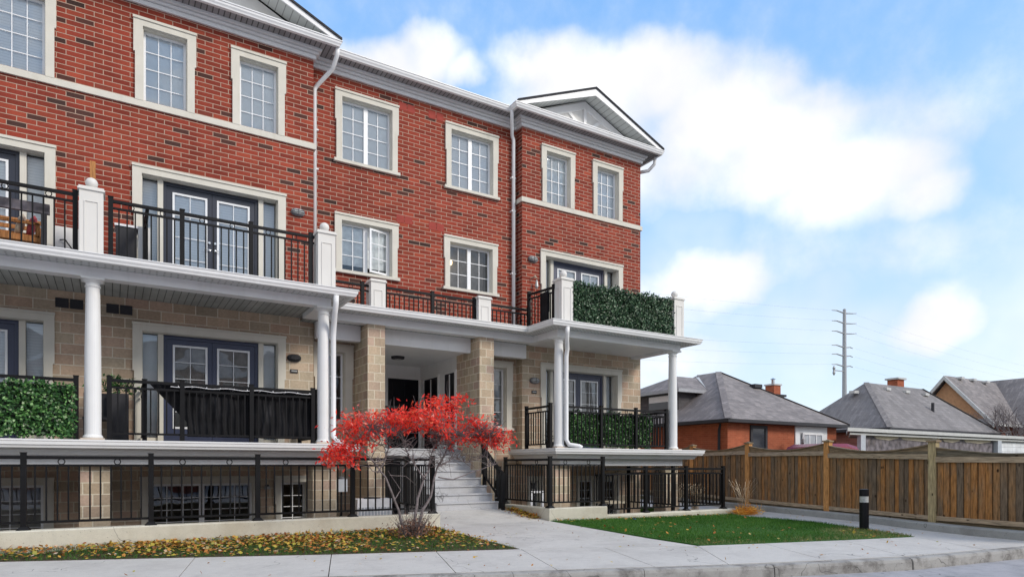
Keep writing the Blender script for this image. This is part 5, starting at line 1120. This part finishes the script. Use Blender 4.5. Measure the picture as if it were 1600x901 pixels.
for i in range(len(FP)-1):
    (xa, ya), za0, za1 = FP[i]; (xb, yb_), zb0, zb1 = FP[i+1]; L = math.hypot(xb-xa, yb_-ya); ux, uy = (xb-xa)/L, (yb_-ya)/L; nx_, ny_ = uy, -ux
    ra, rb = rail_z[i], rail_z[i+1]-.0
    if i < len(FP)-1: rb = rail_z[i+1]+.06
    P = lambda s_, o_=0.: (xa+ux*s_+nx_*o_, ya+uy*s_+ny_*o_)
    n_b = int((L-.16)/.135); k = MB(); vi = []
    for j in range(n_b):
        s0 = .085+j*(L-.17)/n_b; s1 = s0+(L-.17)/n_b-.009; o_ = .014 if j % 2 else 0.; th = .018
        ztop = ra+(rb-ra)*s0/L-.03; z0_ = za0+(zb0-za0)*s0/L+.10
        a_, b_, c_, d_ = P(s0, o_), P(s1, o_), P(s1, o_+th), P(s0, o_+th)
        k.prism([a_, b_, c_, d_], z0_, ztop+.02)
    pan = k.build('fence_panel', 'fence_board', W_)
    bk = MB(); bk.prism([P(.08, .034), P(L-.08, .034), P(L-.08, .046), P(.08, .046)], .25, min(ra, rb)-.04)
    if P(1, 1)[0] < P(1, 0)[0]: bk = MB(); bk.prism([P(.08, -.02), P(L-.08, -.02), P(L-.08, -.008), P(.08, -.008)], .25, min(ra, rb)-.04)
    bk.build('fence_backing', 'fence_cap', W_)
    # board texture coordinates run along the fence line
    uvl = pan.data.uv_layers[0].data; oo = ORG[pan.name]
    for pl in pan.data.polygons:
        for li in pl.loop_indices:
            v_ = pan.data.vertices[pan.data.loops[li].vertex_index].co; ux_ = (v_.x+oo.x-xa)*ux+(v_.y+oo.y-ya)*uy
            cen = (pl.center.x+oo.x-xa)*ux+(pl.center.y+oo.y-ya)*uy; j = math.floor((cen-.085)/((L-.17)/n_b)); uvl[li].uv = ((i*40+j)*.14+.02+(ux_-(.085+j*(L-.17)/n_b))*.7, v_.z)
    k = MB()
    # toe board and top rail, on the near face (offset towards the walkway is the +normal side)
    sgn = -1 if (P(1, 1)[0] > P(1, 0)[0]) else 1
    for (zA, zB, h_) in ((ra, rb, .045), (ra-.055, rb-.055, .035)):
        pa, pb = P(.08, sgn*.045), P(L-.08, sgn*.045); k.bar((*pa, zA), (*pb, zB), .05, h_+.015)
    pa, pb = P(.08, sgn*.03), P(L-.08, sgn*.03); k.bar((*pa, za0+.10), (*pb, zb0+.10), .03, .09); k.build('fence_rail', 'fence_rail', W_)
    # scalloped cap board
    k = MB(); N = 22
    for j in range(N):
        s0, s1 = .08+(L-.16)*j/N, .08+(L-.16)*(j+1)/N
        def sc_(s_): u_ = 2*s_/L-1; return .05+.15*abs(u_)**1.9*(1.2-.2*abs(u_))
        z0a, z0b = ra+(rb-ra)*s0/L+.02, ra+(rb-ra)*s1/L+.02; pa, pb = P(s0), P(s1)
        a1_, b1_ = P(s0, .03), P(s1, .03)
        k.add([(*pa, z0a), (*pb, z0b), (*b1_, z0b), (*a1_, z0a), (*pa, z0a+sc_(s0)), (*pb, z0b+sc_(s1)), (*b1_, z0b+sc_(s1)), (*a1_, z0a+sc_(s0))], [(0, 3, 2, 1), (4, 5, 6, 7), (0, 1, 5, 4), (2, 3, 7, 6)])
        pa, pb = P(s0, .015), P(s1, .015); k.bar((*pa, z0a+sc_(s0)+.012), (*pb, z0b+sc_(s1)+.012), .09, .025)
    k.build('scalloped_cap', 'fence_cap', W_, fixn=False)

# ------------------------------------------------------------------ neighbouring houses
def roof_vent(x, y, z, parent): MB().box(x-.2, x+.2, y-.15, y+.15, z, z+.14).build('roof_vent', 'flashing', parent)
H1 = thing('bungalow', 'orange brick bungalow with grey hip roof and dormer behind the fence', 'house', (24, 21, 0))
k = MB(); k.box(20.42, 27.5, 17.4, 25.6, 0, 3.3); k.build('wall', 'orange_brick', H1)
def hip(parent, x0, x1, y0, y1, ze, rx0, rx1, ry0, ry1, zr_, mat):
    k = MB(); k.add([(x0, y0, ze), (x1, y0, ze), (x1, y1, ze), (x0, y1, ze), (rx0, ry0, zr_), (rx1, ry0, zr_), (rx1, ry1, zr_), (rx0, ry1, zr_)], [(0, 1, 5, 4), (1, 2, 6, 5), (2, 3, 7, 6), (3, 0, 4, 7), (4, 5, 6, 7)])
    rf = k.build('roof', mat, parent, fixn=False)
    k = MB(); k.sweep([(x0, y1), (x0, y0), (x1, y0), (x1, y1)], [(0, ze-.13), (.04, ze-.13), (.04, ze+.0), (0, ze+.0)]); k.sweep([(x0, y1), (x0, y0), (x1, y0), (x1, y1)], [(.04, ze-.13), (.5, ze-.13), (.5, ze-.11), (.04, ze-.11)]); k.build('eaves', 'charcoal', rf)
    for a_, b_, c_, d_ in [(x0, y0, rx0, ry0), (x1, y0, rx1, ry0), (x1, y1, rx1, ry1)]: MB().bar((a_, b_, ze+.01), (c_, d_, zr_+.01), .26, .008).build('hip_cap', mat, rf)
    return rf
rf1 = hip(H1, 20.0, 27.9, 17.0, 26, 3.3, 23.9, 24.0, 20.9, 22.1, 5.82, 'shingle')
# dormer facing the townhouses
k = MB(); k.box(20.95, 22.6, 20.5, 23.6, 3.8, 4.80); k.build('dormer_wall', 'dormer_shingle', H1)
k = MB(); k.add([(20.6, 20.15, 4.80), (20.6, 23.9, 4.80), (22.2, 21.9, 5.62), (23.6, 21.9, 5.62), (22.5, 20.15, 4.80), (22.5, 23.9, 4.80)], [(0, 2, 1), (0, 4, 3, 2), (1, 2, 3, 5)])
dr = k.build('dormer_roof', 'shingle', H1, fixn=False); k = MB(); k.sweep([(22.4, 23.9), (20.6, 23.9), (20.6, 20.15), (22.4, 20.15)], [(0, 4.66), (.04, 4.66), (.04, 4.80), (0, 4.80)]); k.sweep([(22.4, 23.9), (20.6, 23.9), (20.6, 20.15), (22.4, 20.15)], [(.04, 4.68), (.36, 4.68), (.36, 4.70), (.04, 4.70)]); k.build('eaves', 'grey_steel', dr)
k = MB(); k.bar((22.48, 20.15, 4.83), (23.62, 21.9, 5.66), .16, .03); k.build('valley_flashing', 'flashing', dr)
k = MB(); k.box(20.90, 20.95, 20.85, 22.3, 4.0, 4.62); dw = k.build('dormer_window', 'dark_window', H1); k = MB(); k.box(20.87, 20.90, 20.9, 22.25, 4.32, 4.58); k.build('upper_pane', 'blind', dw)
def hwin(parent, x0, x1, z0, z1, Y, fmat, panes=1, fw=.08, pmat='dark_window'):
    k = MB(); k.box(x0, x0+fw, Y-.05, Y, z0, z1); k.box(x1-fw, x1, Y-.05, Y, z0, z1); k.box(x0+fw, x1-fw, Y-.05, Y, z1-fw, z1); k.box(x0+fw, x1-fw, Y-.05, Y, z0, z0+fw)
    for i in range(1, panes): xx = x0+(x1-x0)*i/panes; k.box(xx-.03, xx+.03, Y-.04, Y, z0+fw, z1-fw)
    wv = k.build('window', fmat, parent); MB().box(x0+fw, x1-fw, Y-.015, Y-.005, z0+fw, z1-fw).build('pane', pmat, wv); return wv
hwin(H1, 21.72, 22.75, 1.7, 3.12, 17.4, 'charcoal', 1, .13)
hwin(H1, 24.55, 26.75, .5, 3.2, 17.4, 'white_vinyl', 1, .3, 'white_vinyl'); hwin(H1, 24.95, 26.35, .6, 2.9, 17.32, 'white_vinyl', 3, .09, 'grey_box')
k = MB(); k.box(27.35, 27.85, 20.5, 21.0, 3.2, 5.4); ch = k.build('chimney', 'orange_brick', H1); MB().box(27.3, 27.9, 20.45, 21.05, 5.4, 5.47).build('chimney_cap', 'flashing', ch); MB().lathe(27.6, 20.75, [(.09, 5.47), (.09, 5.7), (.13, 5.72), (.02, 5.78)], 10).build('flue', 'steel', ch)
k = MB(); k.box(27.2, 28.1, 20.35, 21.15, 4.85, 4.95); k.build('chimney_flashing', 'shingle_dark', ch)
MB().tube([(20.45, 17.75, 3.15), (20.40, 17.8, 2.9), (20.38, 17.8, 0)], .06, 6).build('downspout', 'charcoal', H1)
MB().box(24.7, 25.2, 19.5, 19.8, 5.02, 5.18).build('roof_vent', 'charcoal', H1)
t = thing('satellite_dish', 'pale satellite dish on a mast in front of the sliding window', 'satellite dish', (24.0, 16.8, 0))
k = MB(); k.lathe(0, 0, [(.01, 0), (.15, .02), (.28, .08)], 18); k.v = [(24.15+x_*.75-z_*.8, 16.7+x_*.5-z_, 2.55+y_*1.15) for x_, y_, z_ in k.v]; k.build('dish', 'litter_white', t, fixn=False)
MB().tube([(24.15, 16.75, 0), (24.15, 16.75, 2.6)], .03, 6).build('mast', 'grey_steel', t); MB().tube([(24.15, 16.72, 2.4), (23.75, 16.4, 2.45)], .02, 6).build('feed_arm', 'charcoal', t); MB().box(23.62, 23.8, 16.33, 16.45, 2.42, 2.56).build('receiver', 'grey_steel', t)
# parked red car seen only by its roof above the fence
t = thing('parked_car', 'red car whose roof shows above the wooden fence', 'car', (22.5, 15.1, .33))
def car(t, cx, cy, z0):
    prof = [(-2.2, .25), (-2.2, .75), (-1.9, .95), (-1.15, 1.05), (-.65, 1.62), (-.3, 1.74), (1.1, 1.76), (1.7, 1.66), (2.15, 1.1), (2.25, .85), (2.25, .25)]
    k = MB(); vs = []; N = len(prof)
    for (yy_, sx, sz) in ((-.9, .98, .93), (-.78, 1, 1), (.78, 1, 1), (.9, .98, .93)):
        for (x_, z_) in prof: vs.append((cx+x_*sx, cy+yy_*(1-.18*max(0, (z_-.95)/.8)), z0+z_*sz))
    fs = [(j*N+i, j*N+(i+1) % N, (j+1)*N+(i+1) % N, (j+1)*N+i) for j in range(3) for i in range(N)]+[tuple(range(N)), tuple(range(3*N, 4*N))[::-1]]
    k.add(vs, fs); k.build('body', 'red_paint', t)
    k = MB(); k.box(cx-.5, cx+1.75, cy-.80, cy-.77, z0+1.1, z0+1.5); k.build('side_window', 'dark_window', t)
    for x_ in (-1.35, 1.4):
        for y_ in (-.9, .72):
            k = MB(); k.lathe(0, 0, [(.2, 0), (.33, .02), (.33, .16), (.2, .18)], 18); k.v = [(cx+x_+a, cy+y_+c_, z0+.33+b) for a, b, c_ in k.v]; wl = k.build('wheel', 'dark_plastic', t)
            k = MB(); k.lathe(0, 0, [(.02, -.005), (.19, -.003), (.19, .183), (.02, .185)], 14); k.v = [(cx+x_+a, cy+y_+c_, z0+.33+b) for a, b, c_ in k.v]; k.build('rim', 'steel', wl)
    for y_ in (-.6, .45): MB().box(cx-2.22, cx-2.16, cy+y_, cy+y_+.3, z0+.6, z0+.75).build('headlight', 'lens', t)
car(t, 22.75, 15.3, .58)

H2 = thing('grey_roof_house', 'low house with wide grey hip roof behind the garage', 'house', (36, 20, 0))
k = MB(); k.box(31.5, 41.9, 17.4, 22.3, 0, 3.3); k.build('wall', 'old_brick', H2)
rf2 = hip(H2, 31.1, 42.3, 17.0, 22.6, 3.3, 33.9, 39.5, 19.78, 19.82, 5.87, 'shingle_grey')
for x_, y_, z_ in ((33.0, 19.9, 5.25), (35.2, 19.45, 5.5), (37.0, 19.4, 5.45), (38.8, 19.3, 5.4)): roof_vent(x_, y_, z_, H2)
MB().tube([(37.4, 18.2, 4.3), (37.4, 18.2, 4.85)], .08, 8).build('vent_pipe', 'charcoal', H2)
k = MB(); k.box(39.2, 39.9, 21.0, 21.6, 4.5, 6.55); ch = k.build('chimney', 'orange_brick', H2); MB().box(39.1, 40.0, 20.9, 21.7, 6.55, 6.65).build('chimney_cap', 'flashing', ch)
G = thing('garage', 'flat roofed garage with torn grey felt wall and white fascia', 'garage', (32, 15.5, 0))
k = MB(); k.prism([(25.7, 15.2), (36.9, 15.2), (36.9, 16.9), (28.3, 16.9)], 0, 2.72); k.build('wall', 'felt', G)
k = MB(); k.prism([(24.3, 14.9), (41.0, 14.9), (41.0, 17.0), (27.6, 17.0)], 2.84, 2.98); k.prism([(24.6, 15.0), (41.0, 15.0), (41.0, 16.95), (27.7, 16.95)], 2.72, 2.80); k.build('roof_fascia', 'flashing', G)
MB().box(25.35, 25.68, 15.0, 15.16, 0, 2.72).build('corner_post', 'grey_box', G); MB().box(36.95, 37.35, 15.0, 15.2, 0, 2.72).build('corner_post', 'grey_box', G)
MB().box(37.4, 41.0, 15.15, 15.2, 0, 2.66).build('garage_door', 'siding', G); MB().box(37.4, 41, 15.25, 17.0, 0, 2.72).build('side_wall', 'white_paint', G)
k = MB(); 
for xa, xb in ((26.6, 28.4), (28.6, 31.8), (32.0, 33.6), (34.0, 36.6)): k.prism_y([(xa, 2.70), (xa+.2, 2.60), (xa+(xb-xa)*.6, 2.56), (xb, 2.64), (xb, 2.71)], 15.18, 15.2)
k.build('bare_batten', 'tan_cushion', G)

H3 = thing('gabled_house', 'house with tan gable and brown roof at the far right', 'house', (48, 21, 0))
k = MB(); k.box(45.3, 62, 19.0, 23.4, 0, 4.1); k.build('wall', 'old_brick', H3)
k = MB(); k.prism_x([(18.9, 4.08), (23.5, 4.08), (21.2, 6.85)], 45.3, 45.5); k.build('gable_wall', 'tan_stucco', H3)
k = MB(); k.box(45.24, 45.3, 18.9, 23.4, 3.75, 4.35); k.build('gable_band', 'grey_steel', H3)
k = MB(); k.prism_x([(18.55, 3.95), (21.2, 7.05), (21.2, 7.2), (18.45, 4.0)], 45.0, 58); k.prism_x([(23.85, 3.95), (21.2, 7.05), (21.2, 7.2), (23.95, 4.0)], 45.0, 58); rf3 = k.build('roof', 'shingle', H3)
k = MB(); k.prism_x([(18.45, 3.78), (21.2, 6.92), (21.2, 7.19), (18.4, 4.0)], 44.9, 45.0); k.prism_x([(24.0, 3.78), (21.2, 6.92), (21.2, 7.19), (24.05, 4.0)], 44.9, 45.0); k.build('rake_board', 'flashing', H3)
k = MB(); k.box(44.95, 62, 18.35, 18.5, 3.88, 4.02); k.build('gutter', 'flashing', H3)
k = MB(); k.add([(48.6, 18.4, 4.05), (48.6, 25, 4.05), (52, 25, 7.35), (52, 12, 7.35), (48.6, 12, 4.05)], [(0, 1, 2, 3, 4)]); k.add([(52, 25, 7.35), (52, 12, 7.35), (56, 12, 4.05), (56, 25, 4.05)], [(0, 1, 2, 3)]); k.build('cross_roof', 'shingle', H3, fixn=False)
k = MB(); k.box(49, 55.6, 12.2, 19, 0, 4.05); k.build('wing_wall', 'old_brick', H3)
for x_, y_, z_ in ((46.6, 21.0, 7.05), (48.2, 21.0, 7.05), (49.8, 20.9, 7.0)): roof_vent(x_, y_, z_, H3)
hwin(H3, 47.9, 48.5, 2.6, 3.7, 19.0, 'white_vinyl'); hwin(H3, 46.1, 46.4, 3.0, 3.6, 19.0, 'white_vinyl')

# bare shrub-tree beyond the garage at the right edge
T2 = thing('bare_tree', 'leafless grey tree behind the garage at the right edge', 'tree', (42.5, 17.3, 0)); k = MB(); random.seed(3)
def grow(p, d, L, r, lv):
    q_ = p+d*L; k.tube([p, p.lerp(q_, .5)+Vector((random.uniform(-.05, .05), random.uniform(-.05, .05), 0))*L, q_], r, 5, r*.65)
    if lv == 0: return
    for _ in range(4 if lv > 1 else 3):
        nd = (d+Vector((random.gauss(0, .55), random.gauss(0, .55), random.gauss(.1, .35)))).normalized(); grow(p.lerp(q_, random.uniform(.5, 1)), nd, L*random.uniform(.6, .8), r*.55, lv-1)
grow(Vector((43.0, 16.9, 0)), Vector((0, 0, 1)), 2.4, .12, 5); k.build('trunk', 'bark', T2)
# low evergreen by the far house
# ------------------------------------------------------------------ transmission pole and cables
PX, PY = 85.8, 53.1
t = thing('transmission_pole', 'tall grey steel power pole with six pairs of arms', 'power pole', (PX, PY, 0))
MB().lathe(PX, PY, [(.36, 0), (.33, 8), (.28, 14), (.25, 19), (.21, 22.9), (.08, 23.0)], 14).build('shaft', 'grey_steel', t)
armz = [22.4, 21.0, 19.6, 17.7, 16.5, 15.1]
for i, z_ in enumerate(armz):
    for sg in (-1, 1):
        k = MB(); L = 2.6 if (sg < 0 or i < 3) else 1.7; s_ = .25
        ex = PX+sg*L*.85; ey = PY-sg*L*.5*.0
        k.tube([(PX+sg*s_, PY, z_), (PX+sg*(s_+L*.6), PY, z_+.15), (PX+sg*(s_+L), PY, z_+.3 if i < 3 and sg > 0 else z_+.05)], .10, 6, .05); k.build('arm', 'grey_steel', t)
MB().lathe(PX-2.4, PY, [(.04, 13.7), (.2, 14.0), (.12, 14.4), (.2, 14.7), (.04, 15.0)], 8).build('antenna', 'grey_steel', t); MB().bar((PX-2.4, PY, 14.4), (PX, PY, 14.4), .12, .12).build('bracket', 'grey_steel', t)
names = ['highest', 'second', 'third', 'fourth', 'fifth', 'lowest']
for i, z_ in enumerate(armz):
    for sg, wd_ in ((-1, 'left'), (1, 'right')):
        x0 = PX+sg*2.6; pts = []; x1 = PX+sg*150
        for j in range(25): f_ = j/24; pts.append((x0+(x1-x0)*f_, PY+sg*0, z_+.1-4*3.2*f_*(1-f_)))
        tag(MB().tube(pts, .006, 4).build('power_cable', 'grey_steel'), f'thin power cable running {wd_} from the {names[i]} arm of the pole', 'cable', 'cables of the power pole')

# ------------------------------------------------------------------ the row across the street, mirrored in the windows
O = thing('opposite_townhouses', 'red brick townhouse row across the street with grey roofs', 'building', (0, -22, 0))
k = MB(); k.box(-45, 30, -34, -22, 0, 8.2); k.build('wall', 'brick', O)
k = MB(); k.prism_x([(-34.5, 8.1), (-21.5, 8.1), (-28, 11.2)], -45.5, 30.5); k.build('roof', 'shingle_dark', O)
for i in range(10):
    x = -42+i*7.6
    for z0 in (1.0, 3.9, 6.0):
        for dx_ in (0, 3.2):
            k = MB(); k.box(x+dx_, x+dx_+1.5, -22, -21.93, z0, z0+1.6); wv = k.build('window', 'cream_trim', O); MB().box(x+dx_+.18, x+dx_+1.32, -21.93, -21.91, z0+.15, z0+1.45).build('pane', 'dark_window', wv)
    k = MB(); k.prism_y([(x-.8, 8.1), (x+5.4, 8.1), (x+2.3, 10.6)], -21.6, -27); k.build('gable', 'white_metal', O)
